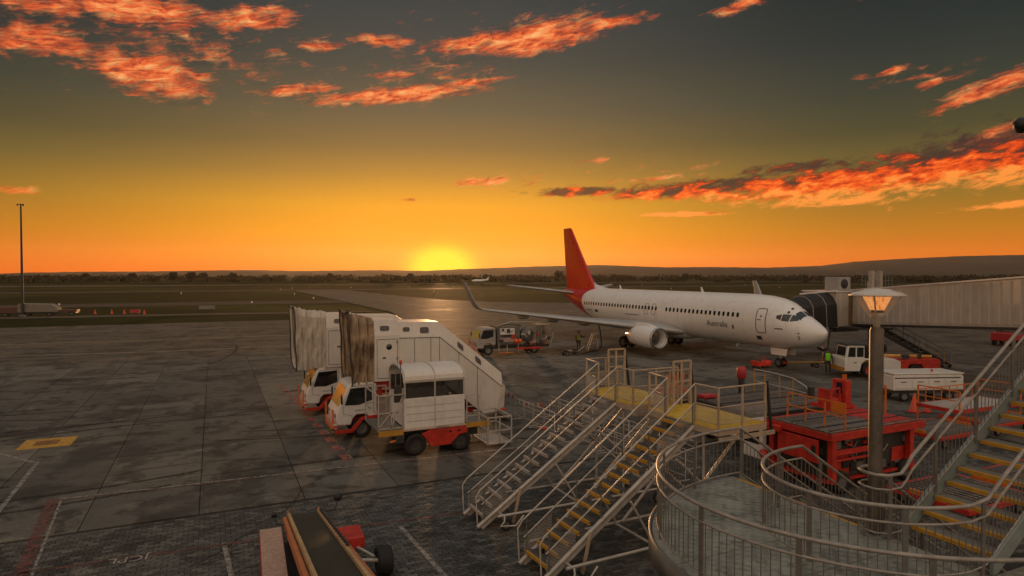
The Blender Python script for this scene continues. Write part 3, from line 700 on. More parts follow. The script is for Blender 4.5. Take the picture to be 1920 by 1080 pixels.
# ------------------------------------------------------------------ elevated stair landing with the lamp in its centre
RAILM = mat('handrail_steel', (.31, .285, .25), .48, metal=.25, var=.25, scale=7, dirt=.35)
POSTM = mat('railing_post', (.17, .16, .145), .45, metal=.2, var=.2, scale=6, dirt=.3)
def chequer():
    m = bpy.data.materials.new('chequer_plate'); m.use_nodes = True; t = m.node_tree; p = t.nodes['Principled BSDF']
    g = t.nodes.new('ShaderNodeNewGeometry'); v = S(t, g.outputs['Position']); x, y, z = sep(v)
    a = ((x + y) * 14.0).f('SINE'); b = ((x - y) * 14.0).f('SINE'); bars = (a * b).f('ABSOLUTE').step(.35, .8)
    n = noise(v, 1.4, 6, .62, .3); c = mixc(n.step(.3, .7), (.17, .19, .165), (.36, .37, .32)); c = mixc(noise(v, 3.5, 7, .72, .5).step(.50, .66) * .7, c, (.08, .085, .07)); c = mixc(bars * .35, c, (.46, .46, .40)); c = mixc(noise(wave_free(v, 1.5, .5, 1), 1.6, 7, .7, 1.2).step(.56, .66) * .5, c, (.035, .037, .03))
    seam = ((y / 1.02).f('FRACT') - .5).f('ABSOLUTE').step(.490, .497)
    c = mixc(seam * .7, c, (.02, .02, .02)); t.links.new(c.k, p.inputs['Base Color'])
    t.links.new((n * .35 + .18).k, p.inputs['Roughness']); p.inputs['Metallic'].default_value = .25
    bm_ = t.nodes.new('ShaderNodeBump'); bm_.inputs['Strength'].default_value = .5; bm_.inputs['Distance'].default_value = .004
    t.links.new(bars.k, bm_.inputs['Height']); t.links.new(bm_.outputs[0], p.inputs['Normal']); return m
CHEQ = chequer()
NOSE = mat('yellow_nosing', (.52, .27, .025), .55, var=.2, scale=5, dirt=.5)
TREAD = mat('grey_tread', (.20, .205, .19), .6, var=.2, scale=5, dirt=.4)
TEAL = mat('stringer_paint', (.23, .28, .265), .45, var=.12, scale=3, dirt=.35, streak=.3)
LZ = 2.9
BAL = None
def resample(path, step):
    pts = [Vector(p) for p in path]; out = []; acc = 0.0; nxt = step * .5
    for a, b in zip(pts[:-1], pts[1:]):
        L = (b - a).length
        while nxt <= acc + L: out.append(a.lerp(b, (nxt - acc) / L)); nxt += step
        acc += L
    return out
def railing(par, path, posts=1.15, bal=.118, label=None, top_ext=None):
    global BAL
    up = lambda h: [(p[0], p[1], p[2] + h) for p in path]
    mb = MB().tube(up(1.0) if not top_ext else top_ext + up(1.0), .027, 10).tube(up(.78), .018, 8).tube(up(.10), .014, 6)
    r = mb.build('railing', RAILM, par)
    if BAL is None:
        a = MB().tube([(0, 0, .10), (0, 0, .78)], .0075, 6).build('baluster', POSTM, r); b = MB().box(-.035, .035, -.012, .012, -.04, .985).build('post', POSTM, r)
        BAL = (a.data, b.data); bpy.data.objects.remove(a); bpy.data.objects.remove(b)
    pp = resample(path, posts)
    for p in resample(path, bal):
        if min((p - q).length for q in pp) > .06 if pp else True: link('baluster', BAL[0], r, loc=p)
    for p in pp:
        o = link('post', BAL[1], r, loc=p)
        k = min(range(len(path) - 1), key=lambda i: ((Vector(path[i]) + Vector(path[i + 1])) / 2 - p).length); d = Vector(path[k + 1]) - Vector(path[k]); o.rotation_euler = (0, 0, math.atan2(d.y, d.x))
    return r
def arc(a, b, t0, t1, n, z): return [(a * math.cos(t0 + (t1 - t0) * i / n), b * math.sin(t0 + (t1 - t0) * i / n), z) for i in range(n + 1)]
RISE, GO = .19, .292
def landing():
    T = thing('stair_landing', 'grey steel stair landing with curved double railings and yellow step edges', 'staircase', (9.4, 6.65, 0))
    A, B = 3.58, 3.13
    poly = [(p[0], p[1]) for p in arc(A, B, PI / 2, 3 * PI / 2, 48, 0)] + [(3.4, -B), (3.4, -1.62), (.12, -1.62), (.12, B)]
    fl = MB().prism(poly, LZ - .06, LZ, 'xy').build('landing_floor', CHEQ, T)
    sk = MB(); o1 = arc(A + .015, B + .015, PI / 2, 3 * PI / 2, 60, 0)
    sk.add([(p[0], p[1], LZ + .03) for p in o1] + [(p[0], p[1], LZ - .34) for p in o1] + [(p[0] * 1.012, p[1] * 1.012, LZ - .34) for p in o1] + [(p[0] * 1.012, p[1] * 1.012, LZ + .03) for p in o1],
           [(k * 61 + i, k * 61 + i + 1, ((k + 1) % 4) * 61 + i + 1, ((k + 1) % 4) * 61 + i) for k in range(4) for i in range(60)], True)
    sk.build('edge_skirt', GREYP, T)
    mb = MB()
    for k in range(6): y = -2.6 + k * 1.04; mb.box(-A * math.sqrt(max(.05, 1 - (y / B) ** 2)) + .1, .1, y - .05, y + .05, LZ - .26, LZ - .062)
    mb.build('floor_joist', GREYP, T)
    for (x, y) in ((-2.9, 1.2), (-2.9, -1.2), (-1.2, 2.6), (-1.2, -2.6), (.0, 0)): MB().tube([(x, y, 0), (x, y, LZ - .06)], .09, 12).box(x - .18, x + .18, y - .18, y + .18, 0, .02).build('support_column', GREYP, T)
    # railings round the landing
    down = lambda y, n: [(.2 + i * .5, y, LZ - i * .5 * RISE / GO) for i in range(n)]
    up = lambda y, x0, n: [(x0 + i * .5, y, LZ + .26 + i * .5 * RISE / GO) for i in range(n)]
    railing(T, down(3.05, 9)[::-1] + arc(3.5, 3.05, PI / 2, 3 * PI / 2, 56, LZ) + [(.6, -3.05, LZ), (3.2, -3.05, LZ)], 1.35)
    railing(T, down(1.55, 9)[::-1] + arc(1.75, 1.55, PI / 2, 3 * PI / 2 - .12, 34, LZ) + [(.12, -1.55, LZ + .04), (.28, -1.55, LZ + .14)] + up(-1.55, .44, 9), 1.2)
    railing(T, down(.24, 9)[::-1] + [(.05, .25, LZ), (-.10, .2, LZ), (-.17, .05, LZ), (-.15, -.12, LZ), (-.02, -.24, LZ), (.2, -.29, LZ + .02), (.33, -.29, LZ + .12)] + up(-.29, .46, 9), 1.25)
    # flights, every step a part with its own yellow nosing
    stepm = MB().box(0, .30, 0, 1.19, -.045, 0); nosem = MB().box(-.022, .05, .003, 1.187, -.05, .004)
    s0 = stepm.build('step', TREAD, T); n0 = nosem.build('nosing', NOSE, s0); first = True
    for k in range(14):
        if k == 0: s = s0
        else: s = link('step', s0.data, T); link('nosing', n0.data, s)
        s.location = (.42 + k * GO, -1.51, LZ + RISE * (k + 1))
    for lo in (.30, 1.62):
        for k in range(14):
            s = link('step', s0.data, T); n = link('nosing', n0.data, s); s.location = (.13 + (k + 1) * GO, lo + 1.19, LZ - RISE * (k + 1)); s.rotation_euler = (0, 0, PI)
    MB().box(.06, .125, .28, 2.98, LZ - .05, LZ + .004).build('edge_nosing', NOSE, T)
    def stringer(y, x0, z0, n, sg): return MB().prism([(x0, z0 - .14), (x0 + n, z0 - .14 + sg * n * RISE / GO), (x0 + n, z0 + .15 + sg * n * RISE / GO), (x0, z0 + .15)], y - .03, y + .03, 'xz')
    for y in (-.26, -1.56): stringer(y, .22, LZ + .06, 4.3, 1).build('stringer', TEAL, T, .008)
    for y in (.24, 1.56, 3.05): stringer(y, .2, LZ - .1, 4.25, -1).build('stringer', TEAL, T, .008)
    MB().box(4.5, 7.0, -1.6, -.2, LZ + 14 * RISE - .06, LZ + 14 * RISE).build('upper_landing', CHEQ, T)
    for y in (-1.5, -.3): MB().box(6.6, 6.72, y - .06, y + .06, 0, LZ + 14 * RISE - .062).build('support_column', GREYP, T)
    # lamp post through the centre of the landing
    L = thing('lamp_post', 'round steel lamp post with a wide flat-capped glass lantern standing on the landing', 'lamp', (9.4, 6.65, LZ))
    POLE = mat('weathered_pole', (.12, .10, .08), .5, metal=.35, var=.3, scale=5, dirt=.5, streak=.4)
    MB().lathe([(.101, 0), (.101, 3.22), (.086, 3.26), (.086, 3.27)], n=28).build('pole', POLE, L)
    MB().lathe([(.19, .003), (.19, .02), (.105, .03)], n=24).build('base_flange', GREYP, L)
    MB().lathe([(.0, 3.20), (.05, 3.21), (.05, 3.36), (.085, 3.42), (.115, 3.50), (.0, 3.50)], n=28).build('lantern_neck', mat('lamp_cream', (.50, .42, .33), .45, var=.08), L)
    gl = bpy.data.materials.new('lantern_glass'); gl.use_nodes = True; p = gl.node_tree.nodes['Principled BSDF']
    p.inputs['Base Color'].default_value = (.85, .8, .72, 1); p.inputs['Roughness'].default_value = .08; p.inputs['Alpha'].default_value = .16; p.inputs['Specular IOR Level'].default_value = .8
    MB().lathe([(.12, 3.50), (.33, 3.78)], n=32).build('lantern_glass', gl, L)
    for k in range(4):
        an = k * PI / 2 + .5; MB().beam((.115 * math.cos(an), .115 * math.sin(an), 3.46), (.35 * math.cos(an), .35 * math.sin(an), 3.79), .022, .014).build('lantern_arm', mat('lamp_white', (.62, .58, .52), .4), L)
    MB().lathe([(.0, 3.80), (.27, 3.79), (.30, 3.775), (.40, 3.76), (.41, 3.77), (.33, 3.815), (.20, 3.85), (.17, 3.87), (.0, 3.88)], n=40).build('lantern_cap', MATS['lamp_white'], L)
    em = bpy.data.materials.new('amber_reflector'); em.use_nodes = True; t = em.node_tree; p = t.nodes['Principled BSDF']
    tc = t.nodes.new('ShaderNodeTexCoord'); v = S(t, tc.outputs['Object']); n = noise(wave_free(v, 22, 22, 4), 1, 3, .5)
    t.links.new(n.ramp([(.3, (.5, .12, .02)), (.5, (1, .34, .08)), (.7, (1, .55, .2))]).k, p.inputs['Emission Color']); p.inputs['Emission Strength'].default_value = .75; p.inputs['Base Color'].default_value = (.6, .3, .1, 1)  # amber glow put into the reflector as its own emission
    mb = MB()
    for k in range(14):
        an = 2 * PI * k / 14; mb.add([(.10 * math.cos(an), .10 * math.sin(an), 3.54), (.10 * math.cos(an + .4), .10 * math.sin(an + .4), 3.54), (.20 * math.cos(an + .4), .20 * math.sin(an + .4), 3.75), (.20 * math.cos(an), .20 * math.sin(an), 3.75)], [(0, 1, 2, 3)])
    mb.build('amber_reflector', em, L)
    MB().lathe([(.0, 3.66), (.02, 3.64), (.09, 3.52), (.10, 3.505), (.0, 3.505)], n=16).build('lamp_holder', DARK, L)
landing()

# ------------------------------------------------------------------ two mobile boarding stairs
def diamond(mb, o, u, v, W, Hh, pitch=.10, r=.004):
    """crossed wires over a panel o + u*W, v*Hh"""
    o, u, v = Vector(o), Vector(u), Vector(v); n = int((W + Hh) / pitch)
    for k in range(1, n):
        d = k * pitch
        for fl in (0, 1):
            x0, y0 = (d, 0) if d <= W else (W, d - W); x1, y1 = (0, d) if d <= Hh else (d - Hh, Hh)
            if fl: x0, x1 = W - x0, W - x1
            mb.beam(o + u * x0 + v * y0, o + u * x1 + v * y1, r * 2)
    return mb
PFLOOR = mat('yellow_floor', (.62, .40, .035), .55, var=.15, scale=4, dirt=.45)
BEIGE = mat('beige_steel', (.44, .34, .24), .5, var=.15, scale=4, dirt=.4)
def boarding_stair(loc, rz, label, nose_mat, W=1.05, near=.78, farx=.92):
    TR = mat('dark_grating', (.075, .07, .06), .6, var=.3, scale=9, dirt=.4)
    T = thing('boarding_stairs', label, 'stairs', loc, rz, 'mobile boarding stairs')
    X1, Z0, Z1, XP = 4.42, .22, 3.2, 6.1; sl = (Z1 - Z0) / X1
    zz = lambda x: Z0 + x * sl
    n = 15
    sm = MB().box(0, .26, .05, W - .05, -.03, 0); nm = MB().box(-.02, .03, .052, W - .052, -.075, .003); s0 = None
    for k in range(n):
        if s0 is None: s0 = sm.build('step', TR, T); n0 = nm.build('nosing', nose_mat, s0); s = s0
        else: s = link('step', s0.data, T); link('nosing', n0.data, s)
        s.location = (.05 + k * (X1 - .1) / n, 0, Z0 + (k + 1) * (Z1 - Z0) / n - .02)
    for y in (0, W):
        MB().tube([(-.12, y, Z0 - .12), (X1, y, Z1 - .06)], .055, 10).beam((0, y, zz(0) - .16), (X1, y, Z1 - .20), .05, .10).build('stringer', ALU, T)
        mb = MB().tube([(-.02, y, zz(0) + .9), (X1, y, Z1 + 1.0)], .022, 8).tube([(.0, y, zz(0) + .48), (X1, y, Z1 + .52)], .018, 8)
        mb.tube([(-.02, y, zz(0) + .92), (-.16, y, zz(0) + .72), (-.12, y, .12)], .02, 8)
        mb.build('handrail', ALU, T)
        for k in range(4): x = .08 + k * 1.42; MB().tube([(x, y, zz(x) - .08), (x, y, zz(x) + .93)], .018, 8).build('handrail_post', GREYP, T)
        u = Vector((X1, 0, Z1 - Z0)).normalized(); diamond(MB(), (.0, y, zz(0) - .02), u, (0, 0, 1), .95, .46, .075, .003).build('mesh_panel', ALU, T); mb = MB()
        diamond(mb, (X1 - 1.25, y, zz(X1 - 1.25) - .02), u, (0, 0, 1), 1.5, .5, .075, .003); mb.build('mesh_panel', ALU, T)
    # platform
    y0, y1 = -near, W + farx
    pl = [(X1 - .05, 0), (X1 + .02, y0), (XP, y0), (XP, y1), (X1 + .15, y1), (X1 - .05, W)]
    MB().prism(pl, Z1 - .05, Z1, 'xy').build('platform_floor', PFLOOR, T)
    eb = MB()
    for a, b in zip(pl, pl[1:] + pl[:1]):
        if a[0] == XP and b[0] == XP: continue
        eb.beam((*a, Z1 - .10), (*b, Z1 - .10), .05, .16)
    eb.build('platform_edge', BEIGE, T)
    MB().beam((X1, y0 - .05, Z1 - .27), (XP + .25, y0 - .05, Z1 - .27), .06, .10).build('platform_bearer', BEIGE, T); MB().beam((X1 + .1, y1 + .05, Z1 - .27), (XP + .25, y1 + .05, Z1 - .27), .06, .10).build('platform_bearer', BEIGE, T)
    for pts in ([(X1, 0), (X1 + .02, y0), (XP - .03, y0)], [(X1, W), (X1 + .15, y1), (XP - .03, y1)]):
        mb = MB(); path = lambda h: [(p[0], p[1], Z1 + h) for p in pts]
        mb.tube(path(1.0), .024, 8).tube(path(.52), .018, 8).tube(path(.10), .014, 6); mb.build('guard_rail', BEIGE, T)
        for p in (pts[0], pts[1], ((pts[1][0] + pts[2][0]) / 2, pts[1][1]), pts[2]): MB().beam((p[0], p[1], Z1 - .1), (p[0], p[1], Z1 + 1.0), .045).build('guard_post', BEIGE, T)
        for a, b in zip(pts[:-1], pts[1:]):
            m2 = MB(); d = Vector((b[0] - a[0], b[1] - a[1], 0)); diamond(m2, (a[0], a[1], Z1 + .12), d.normalized(), (0, 0, 1), d.length, .38, .085, .004); m2.build('mesh_panel', ALU, T)
    for y in (y0, y1): MB().beam((XP + .02, y, Z1 + 1.05), (XP + .2, y, Z1 - .25), .05, .06).build('bumper_strip', BLACK, T)
    # tall gate frames on the far side of the platform
    mb = MB()
    for x in (XP - .75, XP - .45, XP - .1): mb.beam((x, y1 - .12, Z1), (x, y1 - .12, Z1 + 1.28), .05)
    mb.beam((XP - .75, y1 - .12, Z1 + 1.28), (XP - .1, y1 - .12, Z1 + 1.28), .05).beam((XP - .75, y1 - .12, Z1 + .7), (XP - .1, y1 - .12, Z1 + .7), .04); mb.build('gate_frame', BEIGE, T)
    # undercarriage: base frame, crossed legs, castors, drawbar
    mb = MB()
    for y in (-.3, W + .3):
        mb.tube([(.35, y, .42), (6.0, y, .42)], .038, 8)
    for x in (.5, 2.9, 5.9): mb.tube([(x, -.3, .42), (x, W + .3, .42)], .034, 8)
    mb.build('base_frame', ALU, T)
    for y in (-.22, W + .22):
        MB().tube([(3.1, y, .45), (5.9, y, Z1 - .25)], .04, 8).tube([(5.9, y, .45), (3.6, y, 2.42)], .04, 8).tube([(2.9, y, .45), (2.2, y, 1.6)], .03, 8).tube([(4.5, y, .45), (4.5, y, Z1 - .3)], .035, 8).build('cross_brace', ALU, T)
    for x, y in ((.6, -.3), (.6, W + .3), (5.7, -.3), (5.7, W + .3)):
        MB().tube([(x, y, .42), (x, y, .16)], .03, 8).build('castor_fork', GREYP, T); wheel(T, (x, y, .16), .16, .07, 'y')
    MB().tube([(.55, -.3, .42), (.5, -.42, .3), (.35, -.5, .22), (.75, -.62, .22), (1.0, -.58, .45)], .026, 8).build('tow_handle', ALU, T)
    MB().beam((.9, -.12, .12), (1.12, -.12, 1.02), .06).build('latch_arm', BEIGE, T)
    return T
boarding_stair((6.72, 12.60, 0), .045, 'mobile boarding stairs with orange-yellow step edges, nearer the curved landing', NOSE)
boarding_stair((6.58, 16.08, 0), .0, 'mobile boarding stairs with pale step edges, beside the covered stair trucks', ALU, farx=.95)
# ------------------------------------------------------------------ service vehicles
def lettering(body, size, mtx, m, par, name='lettering'):
    me = text_mesh(body, size); me.materials.append(m); o = link(name, me, par); o.matrix_local = mtx; return o
def face_y(x, y, z): return Matrix.Translation((x, y, z)) @ Matrix.Rotation(PI / 2, 4, 'X')     # readable from -Y
def stripes(name):
    m = bpy.data.materials.new(name); m.use_nodes = True; t = m.node_tree; p = t.nodes['Principled BSDF']
    tc = t.nodes.new('ShaderNodeTexCoord'); x, y, z = sep(S(t, tc.outputs['Object']))
    f = ((y + z) * 5.0).f('FRACT').step(.48, .52); t.links.new(mixc(f, (.55, .05, .03), (.6, .55, .48)).k, p.inputs['Base Color']); p.inputs['Roughness'].default_value = .5; return m
CHEV = stripes('red_white_chevron')
def truck_cab(par, w=2.05, cm=None):
    """cab-over cab, front at x=0 facing -x, near side y=0.08"""
    y0, y1 = .08, .08 + w
    prof = [(.06, .62), (.0, .80), (.0, 1.12), (.10, 1.32), (.50, 2.22), (.62, 2.33), (.80, 2.38), (1.62, 2.38), (1.72, 2.30), (1.74, .88), (1.42, .86), (1.28, 1.02), (.86, 1.02), (.70, .86), (.62, .60)]
    c = MB().prism(prof, y0, y1, 'xz').build('cab', cm or WHITE, par, .06, 3)
    # windscreen and side glass lie on the cab, a few millimetres proud
    sx = lambda z: .10 + (z - 1.32) * (.40 / .90)
    ws = MB(); n = Vector((-.914, 0, .406)) * .012
    q = [Vector((sx(1.40), y0 + .13, 1.40)), Vector((sx(1.40), y1 - .13, 1.40)), Vector((sx(2.16), y1 - .2, 2.16)), Vector((sx(2.16), y0 + .2, 2.16))]
    ws.add([p + n for p in q] + [p - n for p in q], [(0, 1, 2, 3), (7, 6, 5, 4), (0, 4, 5, 1), (1, 5, 6, 2), (2, 6, 7, 3), (3, 7, 4, 0)]).build('windscreen', SUNSETG, par)
    for y, s in ((y0, -1), (y1, 1)):
        gl = MB().prism([(.36, 1.46), (.60, 2.16), (1.50, 2.2), (1.52, 1.62), (.95, 1.44)], y + s * .004, y + s * .016, 'xz').build('side_window', GLASS, par, .004)
        d = MB()
        for a, b in (((.30, 1.1), (.30, 1.40)), ((.30, 1.1), (.72, .98)), ((1.58, 1.05), (1.58, 2.26)), ((.62, 2.24), (1.58, 2.26))): d.beam((a[0], y + s * .002, a[1]), (b[0], y + s * .002, b[1]), .012, .012)
        d.build('door_seam', MATS['seal_grey'], par)
        MB().box(1.36, 1.50, y + s * .01 - .012, y + s * .01 + .012, 1.26, 1.31).build('door_handle', BLACK, par)
        MB().box(.18, .24, y + s * .16 - .07, y + s * .16 + .07, 1.55, 1.92).beam((.22, y, 2.0), (.22, y + s * .16, 1.9), .02).build('mirror', BLACK, par, .015)
        MB().box(-.012, .05, y - s * .04 - .0, y - s * .42, .92, 1.08).build('headlamp', mat('lamp_lens', (.5, .2, .12), .15, spec=.8), par, .02)
    MB().box(-.10, .06, y0 - .02, y1 + .02, .50, .74).build('bumper', CHEV, par, .02)
    MB().box(-.14, -.08, y0 + .05, y0 + .14, .35, 1.3).box(-.14, -.08, y1 - .14, y1 - .05, .35, 1.3).box(-.14, -.08, y0 + .05, y1 - .05, .42, .50).build('guard_post', ORANGE, par)
    lettering('QANTAS', .12, face_y(.78, y0 - .006, 1.17), INK, par)
    return c
def pleated(par, x0, x1, y0, y1, zb, zt, m, droop, seed):
    rnd = random.Random(seed); mb = MB(); nx = 12; nr = 22; rows = []
    for i in range(nx + 1):
        f = i / nx; x = x0 + (x1 - x0) * f; ring = []
        ins = (.16 if i % 2 else 0) + rnd.uniform(-.06, .06)
        for k in range(nr):
            t = k / nr * 4; s = int(t); g = t - s
            yy, zc = [(y0, zb + (zt - zb) * g), (y0 + (y1 - y0) * g, zt), (y1, zt - (zt - zb) * g), (y1 - (y1 - y0) * g, zb)][s]
            cy, cz = (y0 + y1) / 2, (zb + zt) / 2
            wob = 1 - ins * .55 + rnd.uniform(-.03, .03) + .05 * math.sin(zc * 3.1 + i * 1.7)
            yy = cy + (yy - cy) * wob; zc = cz + (zc - cz) * (1 - ins * .3)
            zc += droop * (1 - f) * ((zc - zb) / (zt - zb)) * .4 + rnd.uniform(-.015, .015)
            yy += (1 - f) ** 3 * .10 * (1 if yy > cy else -1) * max(0, (zc - cz) / (zt - cz)); zc += (1 - f) ** 3 * .16 * max(0, (zc - cz) / (zt - cz)) ** 2 * abs(yy - cy)
            ring.append((x + rnd.uniform(-.03, .03) - (1 - f) * .12 * ((zc - zb) / (zt - zb)), yy, zc))
        rows.append(ring)
    mb.add([q for r in rows for q in r], [(i * nr + k, i * nr + (k + 1) % nr, (i + 1) * nr + (k + 1) % nr, (i + 1) * nr + k) for i in range(nx) for k in range(nr)], False)
    o = mb.build('bellows_canopy', m, par)
    fr = MB(); q = rows[0][::1]
    fr.tube([q[i] for i in range(nr)] + [q[0]], .035, 6); fr.build('bellows_frame', DARK, o)
    return o
def covered_truck(loc, label, bel, box, bm, seed):
    T = thing('covered_stair_truck', label, 'truck', loc, 0, 'covered boarding stair trucks')
    W = 2.2
    # chassis and wheels
    MB().box(.2, 7.0, .45, .65, .55, .78).box(.2, 7.0, W - .65, W - .45, .55, .78).build('chassis', RED, T, .01)
    MB().prism([(-.02, .44), (.62, .44), (1.05, .92), (1.9, .98), (1.9, .86), (1.12, .80), (.70, .30), (-.02, .30)], -.01, .10, 'xz').build('side_step', RED, T, .01)
    for x, y in ((1.08, .25), (1.08, W - .25), (5.6, .25), (5.6, W - .25)): wheel(T, (x, y, .42), .42, .26, 'y')
    truck_cab(T)
    # hydraulic frame in red under the box
    b0, b1 = box
    MB().box(b0 + .1, b1 + 1.2, .12, W - .12, 2.12, 2.36).box(b0 + .2, b0 + .36, .2, .36, .78, 2.12).box(b0 + .2, b0 + .36, W - .36, W - .2, .78, 2.12).beam((b0 + .3, .28, .9), (b1 + 1.1, .28, 2.1), .1).beam((b0 + .3, W - .28, .9), (b1 + 1.1, W - .28, 2.1), .1).build('lift_frame', RED, T, .01)
    MB().box(b0 + .5, b1 + .9, .4, W - .4, .8, 1.55).build('hydraulic_unit', DARK, T, .03)
    # roof cross-section carried along box, flat run and slope
    def sweep(path, name, m, lower):
        mb = MB(); sec = [(0, -.66), (.16, -.02), (.24, 0), (W - .24, 0), (W - .16, -.02), (W, -.66)]; n = len(sec)
        for (x, z) in path: mb.v += [(x, y, z + dz) for y, dz in sec]
        for i in range(len(path) - 1):
            for k in range(n - 1): mb.f.append([i * n + k, i * n + k + 1, (i + 1) * n + k + 1, (i + 1) * n + k]); mb.sm.append(False)
        for i in (0, len(path) - 1): mb.f.append([i * n + k for k in range(n)]); mb.sm.append(False)
        return mb.build(name, m, T)
    PAN = CREAM
    sweep([(b0, 5.0), (b1, 5.0)], 'cabin_roof', PAN, 0)
    MB().box(b0, b1, 0, W, 2.38, 4.335).build('cabin_box', PAN, T, .012)
    flat1 = 4.55; end = 7.62
    sweep([(b1 + .006, 4.9), (flat1, 4.86), (end, 2.40)], 'stair_roof', PAN, 0)
    side_poly = [(b1 + .006, 2.45), (b1 + .006, 4.235), (flat1, 4.195), (end, 1.735), (end - .25, .62), (end - .95, .55), (flat1 - .1, 2.35)]
    MB().prism(side_poly, .004, W - .004, 'xz').build('stair_cover', PAN, T, .01)
    # seams, door, portholes, windows
    MB().box(b0 + .1, b1 - .06, -.010, .002, 2.5, 2.52).box(b0 + .1, b0 + .115, -.010, .002, 2.5, 4.2).box(b1 - .075, b1 - .06, -.010, .002, 2.5, 4.2).box(b0 + .1, b1 - .06, -.010, .002, 4.18, 4.2).build('door_seam', MATS['seal_grey'], T)
    for x in (b1 + .7, b1 + 1.45, flat1 - .02, flat1 + .9, flat1 + 1.8):
        zt_ = 4.2 if x < flat1 else 4.195 - (x - flat1) * .801; zl = 2.46 if x < flat1 - .1 else max(.6, 2.35 - (x - flat1 + .1) * .76)
        MB().box(x - .008, x + .008, -.008, .003, zl + .02, zt_ - .03).build('panel_seam', MATS['seal_grey'], T)
    MB().beam((b1 + .01, -.004, 4.215), (flat1, -.004, 4.18), .02, .02).beam((flat1, -.004, 4.18), (end, -.004, 1.72), .02, .02).build('roof_seam', MATS['seal_grey'], T)
    for z in (2.7, 3.3, 4.0): MB().box(b1 - .11, b1 - .05, -.02, .002, z, z + .1).build('hinge', GREYP, T)
    cx = (b0 + b1) / 2
    MB().lathe([(.0, 0), (.125, 0), (.125, .02)], (cx + .1, -.014, 3.86), 'y', 20).build('porthole', GLASS, T)
    MB().box(cx - .18, cx - .04, -.02, .001, 3.36, 3.42).build('door_latch', BLACK, T)
    def win(x, z, ang, w=.42, h=.27):
        mb = MB(); pts = rrect(-w / 2, w / 2, -h / 2, h / 2, .07, 3); ca, sa = math.cos(ang), math.sin(ang)
        y = -.012 if z is None else None
        vs = []
        for off in (-.016, .006):
            for (a, b) in pts:
                X = x + a * ca - b * sa * .0; Zc = z + a * sa + b * .97; rz_ = roofz(X); yy = (Zc - (rz_ - .66)) / .64 * .16
                vs.append((X, yy + off, Zc))
        n = len(pts); mb.add(vs, [tuple(range(n))] + [(i, (i + 1) % n, n + (i + 1) % n, n + i) for i in range(n)])
        return mb.build('window', GLASS, T)
    def roofz(x): return 5.0 if x <= b1 else (4.9 - (x - b1) * .04 / (flat1 - b1) if x < flat1 else 4.86 - (x - flat1) * (2.46 / (end - flat1)))
    win(cx - .08, 4.66, 0, .5 if b1 - b0 > 1.2 else .40, .22); win(3.85, 4.52, 0, .40)
    sa = -math.atan(2.46 / (end - flat1))
    for x in (5.55, 6.42): win(x, roofz(x) - .34, sa, .36)
    win(b1 + .35, 4.58, 0, .3, .2)
    pleated(T, bel[0], bel[1], .05, W - .05, 2.3, 5.12, bm, .3, seed)
    # canvas flap and low steps at the foot of the stair
    MB().add([(end + .01, .0, 1.9), (end + .12, -.05, 1.75), (end + .06, -.03, .8), (end - .3, 0, .62), (end + .01, W, 1.9), (end + .12, W, 1.75), (end + .06, W, .8), (end - .3, W, .62)], [(0, 1, 5, 4), (1, 2, 6, 5), (2, 3, 7, 6), (0, 3, 2, 1), (4, 5, 6, 7)]).build('entry_flap', FABRIC, T)
    for k in range(3): MB().box(end - .2 + k * .25, end + .08 + k * .25, .15, W - .15, .52 - k * .17, .55 - k * .17).build('entry_step', GREYP, T)
    return T
covered_truck((4.05, 32.5, 0), 'white covered stair truck with pale canvas bellows over its cab, farther from camera', (-.42, .96), (.98, 2.40), FABRIC, 4)
covered_truck((4.60, 27.25, 0), 'white covered stair truck with worn brown bellows, between pale-bellows truck and glazed lift', (.66, 1.60), (1.62, 2.68), BROWNF, 9)
